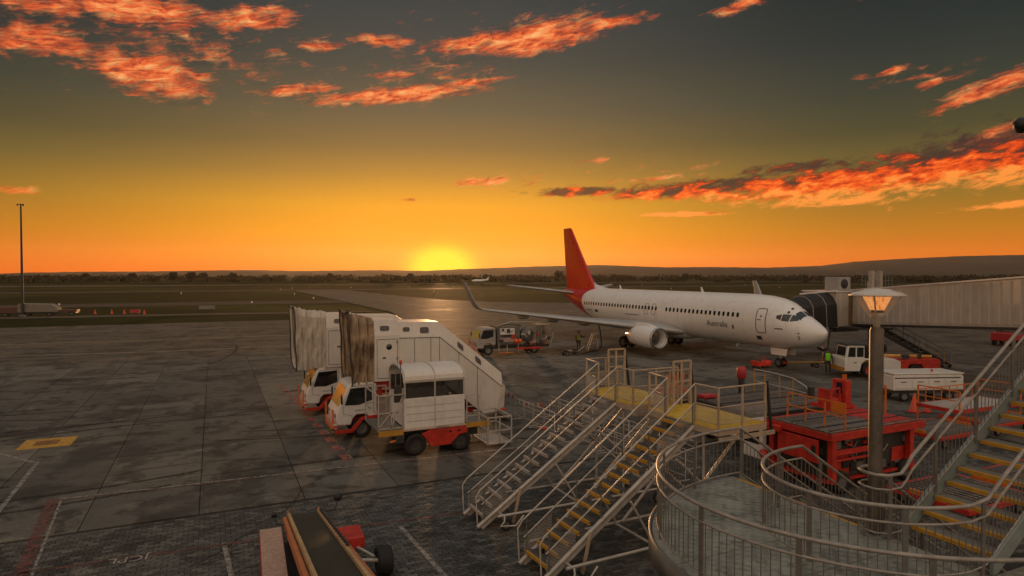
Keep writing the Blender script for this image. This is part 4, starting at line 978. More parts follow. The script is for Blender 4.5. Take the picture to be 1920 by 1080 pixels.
def glazed_lift():
    T = thing('passenger_lift', 'white glazed passenger lift cabin on a red four-wheel chassis with gated ends', 'lift vehicle', (5.5, 23.75, 0))
    W = 2.3; x0, x1, zb, zt = 1.04, 3.5, 1.08, 3.42
    MB().box(x0, x1, 0, .06, zb, 2.24).box(x0, x1, W - .06, W, zb, 2.24).box(x0, x0 + .06, .06, W - .06, zb, 2.0).box(x0, x1, .06, W - .06, zb, zb + .08).build('cabin_wall', WHITE, T, .015)
    MB().box(x0 - .03, x1 + .04, -.05, W + .05, 1.0, 1.075).build('cabin_sill', mat('pinkish_trim', (.55, .42, .36), .5, dirt=.4), T, .01)
    # curved roof
    mb = MB(); sec = [(0 + W * .5 - W * .5 * math.cos(PI * k / 12), 2.86 + .56 * math.sin(PI * k / 12) ** .7) for k in range(13)]
    prof = sec + [(y * .985 + .017, z - .03) for y, z in sec[::-1]]; mb.prism(prof, x0 - .03, x1 + .03, 'yz'); mb.build('cabin_roof', CREAM, T)
    for x in (x0 + .03, (x0 + x1) / 2, x1 - .03):
        for y in (.03, W - .03): MB().box(x - .03, x + .03, y - .035, y + .035, 2.24, 2.9).build('window_post', ALU, T)
    for i in range(2):
        a, b = x0 + .06 + i * (x1 - x0 - .06) / 2, x0 + i * (x1 - x0 - .06) / 2 + (x1 - x0) / 2 - .0
        for y in (.03, W - .03): MB().box(a, b - .03, y - .006, y + .006, 2.242, 2.86).build('window_pane', LENS, T)
    MB().box(x0, x1, .0, .055, 2.862, 2.93).build('window_header', ALU, T)
    MB().box((x0 + x1) / 2 - .018, (x0 + x1) / 2 + .018, -.014, -.002, 1.1, 2.24).build('panel_seam', MATS['pinkish_trim'], T)
    lettering('QANTAS', .13, face_y(2.3, -.054, 1.005), INK, T)
    for x in (x0 + .02, (x0 + x1) / 2, x1 - .02):
        MB().tube([(x, y, z + .012) for y, z in sec], .022, 6).build('roof_rib', ALU, T)
    for k in range(3): MB().box(x0 + .1, x1 - .1, -.006, .002, 1.35 + k * .28, 1.358 + k * .28).build('panel_groove', MATS['seal_grey'], T)
    # front gate platform
    MB().box(.05, x0 - .035, 0, W, 1.02, 1.10).build('front_platform', GREYP, T); MB().box(.05, x0 - .035, -.04, -.002, .88, 1.09).build('platform_edge', YELLOW, T)
    g = MB()
    for x in (.06, .55, 1.0): g.beam((x, .03, 1.1), (x, .03, 2.42), .045)
    for z in (1.16, 1.75, 2.42): g.beam((.06, .03, z), (1.0, .03, z), .045)
    g.beam((.55, .03, 1.2), (1.0, .03, 2.4), .045).beam((.06, .03, 1.2), (.55, .03, 1.75), .045); gt = g.build('gate', ALU, T)
    MB().box(.08, .54, .04, .05, 1.16, 2.40).build('gate_mesh', mat('wire_mesh', (.3, .27, .24), .6, alpha=.45), gt)
    g = MB()
    for x in (.06, .9): g.beam((x, W - .05, 1.1), (x, W - .05, 2.42), .045)
    for z in (1.75, 2.42): g.beam((.06, W - .05, z), (.9, W - .05, z), .045).beam((.06, .03, z), (.06, W - .05, z), .045)
    g.build('gate', ALU, T)
    MB().tube([(.95, .15, 2.4), (.95, .15, 3.55)], .02, 6).tube([(.75, .15, 2.4), (.75, .15, 3.2)], .02, 6).build('control_mast', GREYP, T); MB().box(.70, .98, .08, .25, 2.1, 2.75).build('control_box', DARK, T, .02)
    MB().lathe([(.05, 3.55), (.06, 3.58), (.06, 3.66), (.03, 3.72), (0, 3.73)], (.95, .15, 0), n=12).build('beacon', mat('beacon_red', (.5, .06, .03), .3), T)
    # rear platform and cage
    MB().box(x1 + .045, 4.35, 0, W, 1.02, 1.10).build('rear_platform', GREYP, T); MB().box(x1 + .045, 4.6, -.04, -.002, .90, 1.09).build('platform_edge', YELLOW, T)
    g = MB()
    for x in (x1 + .1, 4.12): g.beam((x, .03, 1.1), (x, .03, 2.15), .04)
    for z in (1.35, 1.72, 2.15): g.beam((x1 + .1, .03, z), (4.12, .03, z), .03)
    g.build('rear_rail', ALU, T)
    c = MB(); a0, a1, c0, c1 = 4.45, 5.5, -.1, 1.5
    for x, y in ((a0, c0), (a1, c0), (a0, c1), (a1, c1), ((a0 + a1) / 2, c0)): c.beam((x, y, .1), (x, y, 1.2), .05)
    for z in (.14, .66, 1.2): c.beam((a0, c0, z), (a1, c0, z), .05).beam((a0, c1, z), (a1, c1, z), .05).beam((a0, c0, z), (a0, c1, z), .05).beam((a1, c0, z), (a1, c1, z), .05)
    for k in range(5): c.beam((a0 + .15, c0 + .25 + k * .25, .14), (a0 + .15, c0 + .25 + k * .25, 1.2), .02)
    c.box(a0, a1, c0, c1, .10, .13); c.build('cage', ALU, T)
    # chassis
    MB().box(.9, 4.2, .35, W - .35, .5, .95).build('chassis', DARK, T, .03)
    MB().prism([(1.72, .82), (2.1, .98), (3.62, .98), (3.62, .70), (3.28, .66), (2.96, .36), (2.92, .30), (2.10, .30), (1.95, .55)], -.02, .12, 'xz').build('side_skirt', RED, T, .03, 3)
    for x in (2.9, 3.25): MB().lathe([(0, 0), (.05, 0), (.05, .02)], (x, -.034, .84), 'y', 12).build('skirt_port', BLACK, T)
    for x in (1.50, 3.34):
        for y in (.16, W - .16): wheel(T, (x, y, .43), .43, .30, 'y', rim=DARK)
    MB().box(.72, 1.05, -.02, .3, .55, .86).build('drawbar_bracket', DARK, T, .03); MB().tube([(.5, .1, .62), (.95, .05, .68)], .05, 8).build('hydraulic_hose', ORANGE, T)
glazed_lift()
def fuel_truck():
    T = thing('fuel_truck', 'white hydrant fuel dispenser truck with hose reels parked under the wing', 'fuel truck', (20.3, 50.6, 0), -.06)
    truck_cab(T, 2.0, mat('grubby_white', (.36, .34, .31), .5, dirt=.5, streak=.4))
    MB().box(.3, 7.0, .5, .7, .5, .74).box(.3, 7.0, 1.45, 1.65, .5, .74).build('chassis', DARK, T)
    for x in (1.08, 5.4): 
        for y in (.25, 1.9): wheel(T, (x, y, .42), .42, .26, 'y')
    MB().box(1.9, 4.0, .1, 2.1, .85, 2.45).build('equipment_body', mat('pale_body', (.13, .12, .11), .5, dirt=.5), T, .03)
    MB().box(2.15, 3.5, .082, .098, 1.75, 2.3).build('sign_panel', WHITE, T); MB().box(2.1, 3.6, .082, .098, 1.12, 1.45).build('sign_panel', mat('dusty_pink', (.42, .28, .24), .5), T)
    MB().box(2.3, 3.4, .070, .080, 1.58, 1.70).build('sign_panel', BLACK, T)
    MB().tube([(1.95, .15, 2.5), (3.0, .15, 2.62), (4.1, .15, 2.5)], .06, 8).build('roof_hose', mat('green_trim', (.03, .07, .03), .6), T)
    MB().lathe([(.0, 0), (.62, 0), (.62, .06), (.28, .06), (.28, .7), (.62, .7), (.62, .76), (0, .76)], (4.75, .2, 1.65), 'y', 24).build('hose_reel', GREYP, T)
    MB().lathe([(.30, .08), (.5, .1), (.52, .35), (.5, .66), (.3, .68)], (4.75, .2, 1.65), 'y', 24).build('coiled_hose', RUBBER, T)
    for x in (5.75, 6.05, 6.35): MB().tube([(x, .3, .9), (x, .3, 2.45)], .10, 10).build('filter_vessel', GREYP, T)
    MB().box(5.5, 6.9, .1, 2.0, 2.52, 2.60).build('canopy', mat('pale_canopy', (.62, .52, .38), .5), T)
    for k in range(6): MB().tube([(4.2 + k * .42, .12, .75), (4.3 + k * .42, .12, 1.1 + .12 * (k % 3)), (4.5 + k * .40, .12, .9)], .045, 6).build('pipe_manifold', [GREYP, DARK, RED][k % 3], T)
    for x in (3.62, 3.98): MB().lathe([(.0, -.2), (.14, -.16), (.18, 0), (.15, .16), (.0, .2)], (x, .02, 1.15), 'z', 14).build('orange_float', mat('bright_orange', (.8, .13, .02), .5, var=.05), T)
    for x in (2.0, 2.75, 3.8): MB().beam((x, .0, .15), (x, .0, 1.0), .05).build('side_post', ALU, T)
    MB().box(1.95, 3.3, -.1, .1, .14, .2).build('low_step', ORANGE, T); MB().box(3.6, 6.0, -.1, .08, .42, .6).build('side_tray', RED, T, .02)
    for k in range(4): MB().tube([(7.0, .2 + k * .4, .8), (7.25, .2 + k * .4, 1.6 - .1 * k), (7.1, .3 + k * .4, 2.1)], .03, 6).build('hose_arm', ALU, T)
    rr = random.Random(21)
    for k in range(26):
        x, z = rr.uniform(1.95, 6.9), rr.uniform(.75, 2.4); L_ = rr.uniform(.2, .6); m_ = rr.choice([GREYP, DARK, ALU, DARK, GREYP, RED])
        if rr.random() < .5: MB().tube([(x, .02, z), (x + L_ * .5, -.05, z + rr.uniform(-.2, .2)), (x + L_, .02, z + rr.uniform(-.3, .3))], rr.uniform(.025, .06), 6).build('pipe_run', m_, T)
        else: MB().box(x, x + L_ * .6, -.03, .07, z, z + rr.uniform(.1, .35)).build('equipment_box', m_, T, .01)
    MB().tube([(1.9, .1, 2.5), (3.2, .3, 2.85), (5.2, .3, 2.8), (6.2, .2, 2.62)], .03, 6).build('roof_rail', ALU, T)
    D = thing('hose_trolley', 'low dark hose trolley with coiled fittings behind the fuel truck', 'trolley', (27.1, 47.4, 0))
    MB().box(0, 1.6, 0, .8, .25, .32).build('trolley_deck', DARK, D); 
    for x in (.25, 1.35):
        for y in (.05, .75): wheel(D, (x, y, .16), .16, .08, 'y')
    for k in range(3): MB().tube([(.3 + k * .4 + .18 * math.cos(a), .4 + .25 * math.sin(a), .38 + k * .02) for a in [i * PI / 6 for i in range(13)]], .05, 6).build('hose_coil', BROWNF if k == 1 else RUBBER, D)
    MB().tube([(1.5, .4, .3), (2.1, .4, .7)], .03, 6).build('handle', ALU, D)
    h = MB(); pts = [(28.9, 47.8, .06), (30.2, 48.6, .05), (31.0, 49.4, .05), (31.6, 49.3, .06), (31.95, 49.25, .5), (31.85, 49.2, 1.4), (31.7, 49.2, 2.2), (31.6, 49.6, 2.75)]
    sm_ = [];
    for i in range(len(pts) - 1):
        for k in range(4): sm_.append(Vector(pts[i]).lerp(Vector(pts[i + 1]), k / 4))
    h.tube(sm_, .055, 7); tag(h.build('fuel_hose', RUBBER), 'black fuel hose running along the ground and up to the wing', 'hose')
fuel_truck()
def step_ladder():
    T = thing('step_ladder', 'white aluminium platform ladder standing under the wing', 'ladder', (30.9, 49.9, 0), -.35)
    for y in (0, .75):
        MB().beam((0, y, .02), (.55, y, 1.55), .05).beam((1.05, y, .02), (.75, y, 1.5), .05).beam((.6, y, 1.5), (.6, y, 2.2), .04).beam((.95, y, 1.5), (.95, y, 2.2), .04).beam((.6, y, 2.2), (.95, y, 2.2), .04).build('side_frame', ALU, T)
    for k in range(5): MB().box(.08 + k * .1, .22 + k * .1, .02, .73, .26 + k * .27, .29 + k * .27).build('rung', ALU, T)
    MB().box(.55, 1.0, 0, .75, 1.50, 1.54).build('top_platform', ALU, T); MB().beam((1.0, .02, .3), (.85, .73, 1.0), .03).beam((1.0, .73, .3), (.85, .02, 1.0), .03).build('back_brace', ALU, T)
step_ladder()
# ------------------------------------------------------------------ barriers and bunting behind the boarding stairs
def barrier_proto():
    t = bpy.data.objects.new('crowd_barrier', None); col.objects.link(t); L = 1.8
    MB().tube([(0, 0, .03), (0, 0, 1.0), (0, L, 1.0), (0, L, .03)], .024, 8).build('barrier_frame', ALU, t)
    for z in (.22, .60, .80): MB().tube([(0, 0, z), (0, L, z)], .016, 6).build('barrier_rail', ALU, t)
    for y in (L * .46, L * .54): MB().tube([(0, y, .22), (0, y, 1.0)], .014, 6).build('barrier_bar', ALU, t)
    for y in (.12, L - .12): MB().beam((-.3, y, .02), (.3, y, .02), .05, .03).build('barrier_foot', ALU, t)
    return t
bp = barrier_proto()
BL = ['left end of the row beside the flag bunting', 'second in the row beside the flag bunting', 'left end of the rear row behind both stairs', 'second in the rear row behind both stairs', 'first of the front row seen beneath the stair handrails', 'second of the front row seen beneath the stair handrails',
      'third in the rear row, between the two stair platforms', 'fourth in the rear row, between the two stair platforms', 'nearest the red loaders in the rear row', 'last of the front row, under the nearer stair platform']
for k, (x, y, r) in enumerate([(13.25, 26.1, .04), (13.35, 24.25, .06), (15.05, 25.9, .05), (15.15, 24.05, .03), (13.7, 21.2, .05), (13.85, 19.35, .08), (15.35, 21.6, .02), (15.45, 19.75, .05), (15.6, 17.85, .04), (14.3, 16.9, .06)]):
    o = bp if k == 0 else dup(bp); o.location = (x, y, 0); o.rotation_euler = (0, 0, r)
    tag(o, 'white tubular barrier, ' + BL[k], 'barrier', 'crowd barriers in rows behind the stairs')
def bunting():
    T = thing('flag_bunting', 'string of small red and white warning flags behind the covered stair trucks', 'bunting', (13.5, 25.6, 0))
    pts = [Vector((0, i * .25, 1.15 - .25 * math.sin(PI * i / 18))) for i in range(19)]
    MB().tube(pts, .008, 5).build('string', ALU, T)
    for p in (pts[0], pts[-1]): MB().tube([(p.x, p.y, .05), (p.x, p.y, 1.2)], .02, 6).lathe([(.2, 0), (.2, .05), (.02, .08)], (p.x, p.y, 0), n=14).build('bunting_post', RED, T)
    for i in range(1, 18): p = pts[i]; MB().add([(p.x, p.y - .09, p.z), (p.x, p.y + .09, p.z), (p.x + .03, p.y + .02, p.z - .26), (p.x + .012, p.y, p.z)], [(0, 1, 2), (0, 2, 3)]).build('flag', RED if i % 2 else WHITE, T)
bunting()
# ------------------------------------------------------------------ red pallet loaders
def rollers(par, x0, x1, y0, y1, z, n, m, r=.05, alongy=True):
    me = None
    for k in range(n):
        if me is None: o = MB().tube([(0, y0, 0), (0, y1, 0)] if alongy else [(x0, 0, 0), (x1, 0, 0)], r, 8).build('roller', m, par); me = o.data
        else: o = link('roller', me, par)
        o.location = (x0 + (k + .5) * (x1 - x0) / n, 0, z) if alongy else (0, y0 + (k + .5) * (y1 - y0) / n, z)
ROLL = mat('worn_rollers', (.22, .19, .16), .4, metal=.6, var=.5, scale=9, dirt=.6)
def loader_a():
    T = thing('pallet_loader', 'bright red pallet loader with roller deck and orange guard rail beyond the landing', 'cargo loader', (17.4, 13.75, 0))
    L, W, Z = 4.6, 2.65, 2.0
    MB().box(0, L, 0, .12, Z - .24, Z).box(0, L, W - .12, W, Z - .24, Z).box(0, .12, .12, W - .12, Z - .24, Z - .03).box(L - .12, L, .12, W - .12, Z - .24, Z - .03).box(.12, L - .12, .12, W - .12, Z - .22, Z - .14).build('deck_frame', RED, T, .015)
    rollers(T, .15, 3.0, .14, W - .14, Z - .05, 18, ROLL)
    rollers(T, 3.05, L - .15, .14, W - .14, Z - .05, 9, RED, .055)
    for k in range(5): MB().box(.15, L - .15, .35 + k * .48, .40 + k * .48, Z - .12, Z + .012).build('guide_strip', DARK if k % 2 else ROLL, T)
    MB().tube([(.06, .06, Z + .05), (L, .06, Z + .05)], .03, 8).tube([(.02, .0, Z + .03), (.02, W, Z + .03)], .035, 8).build('edge_rail', ROLL, T)
    MB().box(-.18, .0, 1.9, W + .2, Z - .34, Z - .12).build('front_beam', RED, T, .03)
    # legs, cross members and panels
    for x, y in ((.12, .06), (2.0, .06), (.12, W - .25), (3.9, .06), (3.9, W - .25)): MB().box(x, x + .2, y, y + .2, .38, Z - .245).build('leg', RED, T, .015)
    MB().box(.32, 2.0, .1, .2, 1.25, 1.42).box(.35, 1.9, .12, .2, 1.05, 1.12).build('cross_member', RED, T, .01)
    MB().box(-.02, .06, .5, 2.1, .95, 1.70).build('side_panel', RED, T, .02)
    MB().box(-.032, -.022, .58, .74, 1.28, 1.5).box(-.032, -.022, .30, .42, 1.28, 1.5).build('panel_mark', BLACK, T)
    MB().box(.30, 4.4, .34, W - .2, .45, 1.70).build('engine_bay', DARK, T, .03)
    for k in range(4): MB().box(.45 + k * .95, 1.2 + k * .95, .30, .338, .55 + .12 * (k % 2), 1.15 + .1 * (k % 3)).build('bay_cover', [RED, GREYP, DARK, RED][k], T, .015)
    MB().box(.1, 4.5, .25, W - .25, .36, .44).build('base_frame', RED, T)
    for x in (.7, 3.9):
        for y in (.25, W - .25): wheel(T, (x, y, .36), .36, .24, 'y')
    # cab on the far left corner
    c = MB().box(-.1, 1.0, W + .05, W + 1.0, .5, 1.75).build('operator_cab', WHITE, T, .04); MB().box(-.112, -.098, W + .18, W + .88, 1.02, 1.6).build('cab_window', GLASS, T); MB().box(.1, .85, W + .036, W + .05, 1.02, 1.6).build('cab_window', GLASS, T)
    MB().lathe([(.0, -.16), (.12, -.12), (.16, 0), (.12, .12), (.0, .16)], (-.18, W - .1, .78), 'z', 14).build('red_float', RED, T)
    # orange guard rail with sign board
    g = MB(); x = .72
    for y in (.1, .85, 1.6, 2.35): g.beam((x, y, Z), (x, y, Z + .88), .04)
    for z in (.45, .88): g.beam((x, .1, Z + z), (x, 2.35, Z + z), .04)
    g.build('guard_rail', ORANGE, T); MB().box(x - .012, x + .012, .14, .62, Z + .52, Z + .86).build('sign_board', ORANGE, T)
    # operator station at the far end with seat, console and ladder
    s = MB().box(3.1, 4.3, W - .2, W + .75, Z + .02, Z + .14).build('station_floor', RED, T)
    MB().box(3.95, 4.25, W - .1, W + .5, Z + .14, Z + 1.02).build('console', RED, T, .03); MB().box(3.938, 3.949, W + .05, W + .3, Z + .5, Z + .92).build('console_screen', mat('dark_blue_panel', (.01, .015, .05), .25), T)
    MB().box(3.2, 3.7, W - .1, W + .45, Z + .14, Z + .4).box(3.12, 3.2, W - .1, W + .45, Z + .14, Z + .75).build('seat', RED, T, .03); MB().beam((3.15, W - .1, Z + .72), (3.6, W - .1, Z + .78), .05).beam((3.6, W - .1, Z + .3), (3.6, W - .1, Z + .78), .05).build('armrest', RED, T)
    for k in range(5): MB().tube([(4.05 + .04 * k, W + .1, Z + 1.0), (4.0 + .05 * k, W + .08, Z + 1.22)], .02, 6).build('control_lever', ORANGE, T)
    ld = MB()
    for y in (W - 1.1, W - .55): ld.beam((4.75, y, .4), (4.75, y, Z + .95), .05)
    for k in range(8): ld.beam((4.75, W - 1.1, .6 + k * .28), (4.75, W - .55, .6 + k * .28), .03)
    ld.beam((4.75, W - 1.1, Z + .95), (4.4, W - 1.1, Z + .95), .04); ld.build('ladder', ORANGE, T)
    MB().box(4.0, 4.72, W - 1.4, W - .3, .5, 1.3).build('hydraulic_tank', RED, T, .04)
    clutter(T, 3, 26, (.3, 4.2), .3, (.5, 1.7), [DARK, RED, GREYP, BLACK, ROLL])
def clutter(T, seed, n, xr, y, zr, ms):
    rr = random.Random(seed)
    for k in range(n):
        x, z = rr.uniform(*xr), rr.uniform(*zr); L_ = rr.uniform(.15, .6); m_ = rr.choice(ms)
        if rr.random() < .55: MB().tube([(x, y, z), (x + L_ * .5, y - .06, z - rr.uniform(0, .2)), (x + L_, y, z + rr.uniform(-.15, .15))], rr.uniform(.015, .04), 6).build('hydraulic_hose', m_, T)
        else: MB().box(x, x + L_ * .5, y - .05, y + .08, z, z + rr.uniform(.06, .28)).build('service_box', m_, T, .01)
loader_a()
def loader_b():
    T = thing('pallet_loader', 'dark-decked pallet loader with curved side rail and red post behind the red loader', 'cargo loader', (18.4, 17.7, 0))
    L, W, Z = 5.2, 3.6, 1.75
    MB().box(0, L, 0, .12, Z - .22, Z).box(0, L, W - .12, W, Z - .22, Z).box(0, .12, .12, W - .12, Z - .22, Z - .03).box(L - .12, L, .12, W - .12, Z - .22, Z - .03).box(.12, L - .12, .12, W - .12, Z - .2, Z - .12).build('deck_frame', DARK, T, .015)
    rollers(T, .15, L - .15, .14, W - .14, Z - .05, 26, ROLL)
    for k in range(4): MB().box(.15, L - .15, .5 + k * .8, .58 + k * .8, Z - .12, Z + .015).build('guide_strip', ROLL if k % 2 else DARK, T)
    MB().box(.4, 2.6, .1, 2.8, .5, 1.45).build('engine_bay', WHITE, T, .05); MB().box(2.8, L - .3, .3, W - .3, .5, 1.2).build('hydraulic_unit', RED, T, .04)
    for x, y in ((.2, .1), (L - .4, .1), (.2, W - .3), (L - .4, W - .3)): MB().box(x, x + .2, y, y + .2, .36, Z - .225).build('leg', RED, T, .015)
    for x in (.8, L - .8):
        for y in (.25, W - .25): wheel(T, (x, y, .36), .36, .24, 'y')
    mb = MB(); x = 3.4; top = [(x, 3.5, Z + 1.02), (x, 2.4, Z + 1.0), (x, 1.4, Z + .92), (x - .1, .7, Z + .72), (x - .2, .35, Z + .45)]
    mb.tube(top, .025, 8).tube([(x, 3.5, Z + .5), (x, 1.5, Z + .46), (x - .15, .4, Z + .42)], .02, 8); mb.build('curved_rail', ALU, T)
    for y, h in ((3.5, 1.02), (2.9, 1.0), (2.1, .97), (1.4, .92)): MB().beam((x, y, Z), (x, y, Z + h), .035).build('rail_post', YELLOW, T)
    MB().box(x - .3, x - .1, .25, .45, Z + .3, Z + .75).build('rail_buffer', DARK, T, .02)
    MB().box(2.75, 2.95, 3.62, 3.8, .9, Z + .62).build('control_post', DARK, T); MB().lathe([(.16, 0), (.2, .05), (.2, .4), (.16, .5), (0, .52)], (2.85, 3.71, Z + .62), n=18).build('post_cover', mat('crimson', (.42, .03, .04), .5), T)
    MB().box(.2, .9, 3.1, 3.55, Z + .02, Z + .16).build('red_locker', mat('crimson', (.42, .03, .04), .5), T, .03)
    Bk = thing('cone_stand', 'red bin holding orange poles and green handles behind the stair platforms', 'bin', (17.4, 21.6, 0))
    MB().box(0, 1.0, 0, .8, .1, 1.9).build('bin_body', DARK, Bk, .02); MB().box(-.03, 1.03, -.03, .83, 1.9, 2.1).build('bin_rim', RED, Bk, .02)
    for k in range(7): MB().tube([(.1 + k * .13, .2 + .1 * (k % 3), 1.7), (.06 + k * .15, .22 + .1 * (k % 3), 2.75 - .1 * (k % 2))], .035, 7).build('pole', [ORANGE, RED, mat('teal_handle', (.02, .12, .1), .5)][k % 3], Bk)
loader_b()
def dolly_proto(L=3.2, W=2.4):
    t = bpy.data.objects.new('pallet_dolly', None); col.objects.link(t)
    MB().box(0, L, 0, .1, .40, .54).box(0, L, W - .1, W, .40, .54).box(0, .1, .1, W - .1, .40, .54).box(L - .1, L, .1, W - .1, .40, .54).box(.1, L - .1, W / 2 - .05, W / 2 + .05, .40, .50).build('dolly_frame', RED, t, .01)
    rollers(t, .12, L - .12, .12, W - .12, .53, 14, ROLL, .04)
    MB().beam((-.95, W / 2, .28), (0, W / 2, .42), .07).build('drawbar', RED, t)
    for x in (.5, L - .5):
        for y in (.2, W - .2): wheel(t, (x, y, .2), .2, .12, 'y')
    for x in (.05, L - .05): MB().box(x - .04, x + .04, W / 2 - .5, W / 2 + .5, .541, .66).build('stop_plate', ORANGE, t)
    return t
dp = dolly_proto()
for k, (x, y, lab) in enumerate([(18.6, 10.4, 'red roller pallet dolly seen between the lamp post and the ascending stair'), (22.6, 10.2, 'red roller pallet dolly seen through the steps of the ascending stair'), (26.0, 15.6, 'red pallet dolly next to the orange rack, behind the stair handrail'), (22.4, 7.2, 'red roller pallet dolly lowest behind the ascending stair treads'), (30.2, 15.9, 'red pallet dolly farthest back behind the stair handrail')]):
    o = dp if k == 0 else dup(dp); o.location = (x, y, 0); tag(o, lab, 'dolly', 'red pallet dollies behind the stair')
def rack():
    T = thing('roller_rack', 'grey roller rack with orange end gates standing behind the stair handrail', 'rack', (30.1, 17.3, 0), -.03)
    MB().box(0, 4.6, 0, .1, .75, .9).box(0, 4.6, 1.9, 2.0, .75, .9).box(0, .1, .1, 1.9, .75, .9).box(4.5, 4.6, .1, 1.9, .75, .9).build('rack_frame', RED, T)
    rollers(T, .12, 4.48, .12, 1.88, .88, 18, ALU, .05)
    for x in (.05, 4.55):
        for y in (.05, 1.95): MB().beam((x, y, 0), (x, y, 1.75), .06).build('rack_post', ORANGE, T)
        MB().beam((x, .05, 1.75), (x, 1.95, 1.75), .05).beam((x, .05, 1.3), (x, 1.95, 1.3), .04).build('end_gate', ORANGE, T)
    for k in range(7): MB().beam((.6 + k * .58, 1.95, .9), (.6 + k * .58, 1.95, 1.55), .03).build('side_bar', ORANGE, T)
    MB().beam((.05, 1.95, 1.55), (4.55, 1.95, 1.55), .04).build('side_rail', ORANGE, T)
rack()
# ------------------------------------------------------------------ belt loader in the foreground
def belt_loader():
    T = thing('belt_loader', 'orange-red belt loader with black conveyor belt, cut off by the lower frame edge', 'belt loader', (2.12, 17.7, 0), -.042)
    # conveyor climbs toward -y; x across
    zf = lambda y: .62 + (-y) * .205; Y1 = -9.0; W = .33
    def slab_(x0, x1, d0, d1): return MB().add([(x0, 0, zf(0) + d0), (x1, 0, zf(0) + d0), (x1, Y1, zf(Y1) + d0), (x0, Y1, zf(Y1) + d0), (x0, 0, zf(0) + d1), (x1, 0, zf(0) + d1), (x1, Y1, zf(Y1) + d1), (x0, Y1, zf(Y1) + d1)], [(0, 1, 2, 3), (4, 7, 6, 5), (0, 4, 5, 1), (1, 5, 6, 2), (2, 6, 7, 3), (3, 7, 4, 0)])
    slab_(-W, W, -.06, .0).build('conveyor_belt', mat('belt_rubber', (.020, .024, .016), .7, var=.3, scale=4, dirt=.4, bump=.3), T)
    PALEO = mat('faded_orange', (.50, .17, .07), .55, var=.2, scale=5, dirt=.35); TAN = mat('tan_rail', (.46, .31, .16), .55, var=.2, scale=5, dirt=.4)
    for s in (-1, 1):
        slab_(s * (W + .045) - .035, s * (W + .045) + .035, -.12, .07).build('side_rail', TAN, T, .01)
        slab_(s * (W + .15) - .045, s * (W + .15) + .045, -.22, -.02).build('outer_beam', PALEO, T, .01)
        MB().tube([(s * (W + .06), .04, .4), (s * (W + .06), .02, .72)], .03, 8).build('end_bracket', PALEO, T)
    for k in range(16): y = -.5 - k * .32; MB().box(W + .035, W + .10, y, y + .14, zf(y) + .02, zf(y) + .095).build('rail_clip', BLACK, T)
    MB().tube([(-W, .0, zf(0) - .05), (W, .0, zf(0) - .05)], .06, 10).build('end_roller', DARK, T)
    MB().box(-1.12, -.62, -4.2, -1.35, .42, .84).build('left_housing', RED, T, .03); MB().box(-1.11, -.63, -4.19, -1.36, .845, .855).build('tread_plate', mat('pink_tread', (.42, .28, .21), .6, var=.25, scale=12, bump=.5), T)
    MB().box(.60, 1.22, -2.35, -1.55, .42, .72).build('right_housing', RED, T, .04)
    MB().box(-.6, .6, -6.5, -1.5, .3, .5).build('chassis', DARK, T)
    for x, y in ((-.9, -5.2), (.95, -5.2)): wheel(T, (x, y, .36), .36, .26, 'x')
    wheel(T, (1.55, -2.95, .33), .33, .34, 'x'); wheel(T, (-.9, -2.2, .33), .33, .3, 'x')
    MB().tube([(.6, -2.6, .33), (1.5, -2.95, .33)], .05, 8).tube([(.8, -1.9, .5), (1.35, -2.9, .42)], .035, 8).build('axle', ALU, T)
    MB().tube([(W + .2, -.35, .72), (W + .45, -.25, .70), (W + .55, -.05, .86)], .02, 6).build('lamp_arm', DARK, T); MB().lathe([(0, -.05), (.09, -.04), (.11, 0), (.09, .05), (0, .06)], (W + .56, -.02, .94), 'y', 16).build('work_lamp', BLACK, T)
    MB().tube([(-W - .16, -.6, .6), (-W - .35, -.5, .62), (-W - .42, -.35, .75)], .02, 6).lathe([(0, -.04), (.07, -.03), (.07, .03), (0, .04)], (-W - .42, -.33, .8), 'y', 12).build('work_lamp', BLACK, T)
belt_loader()
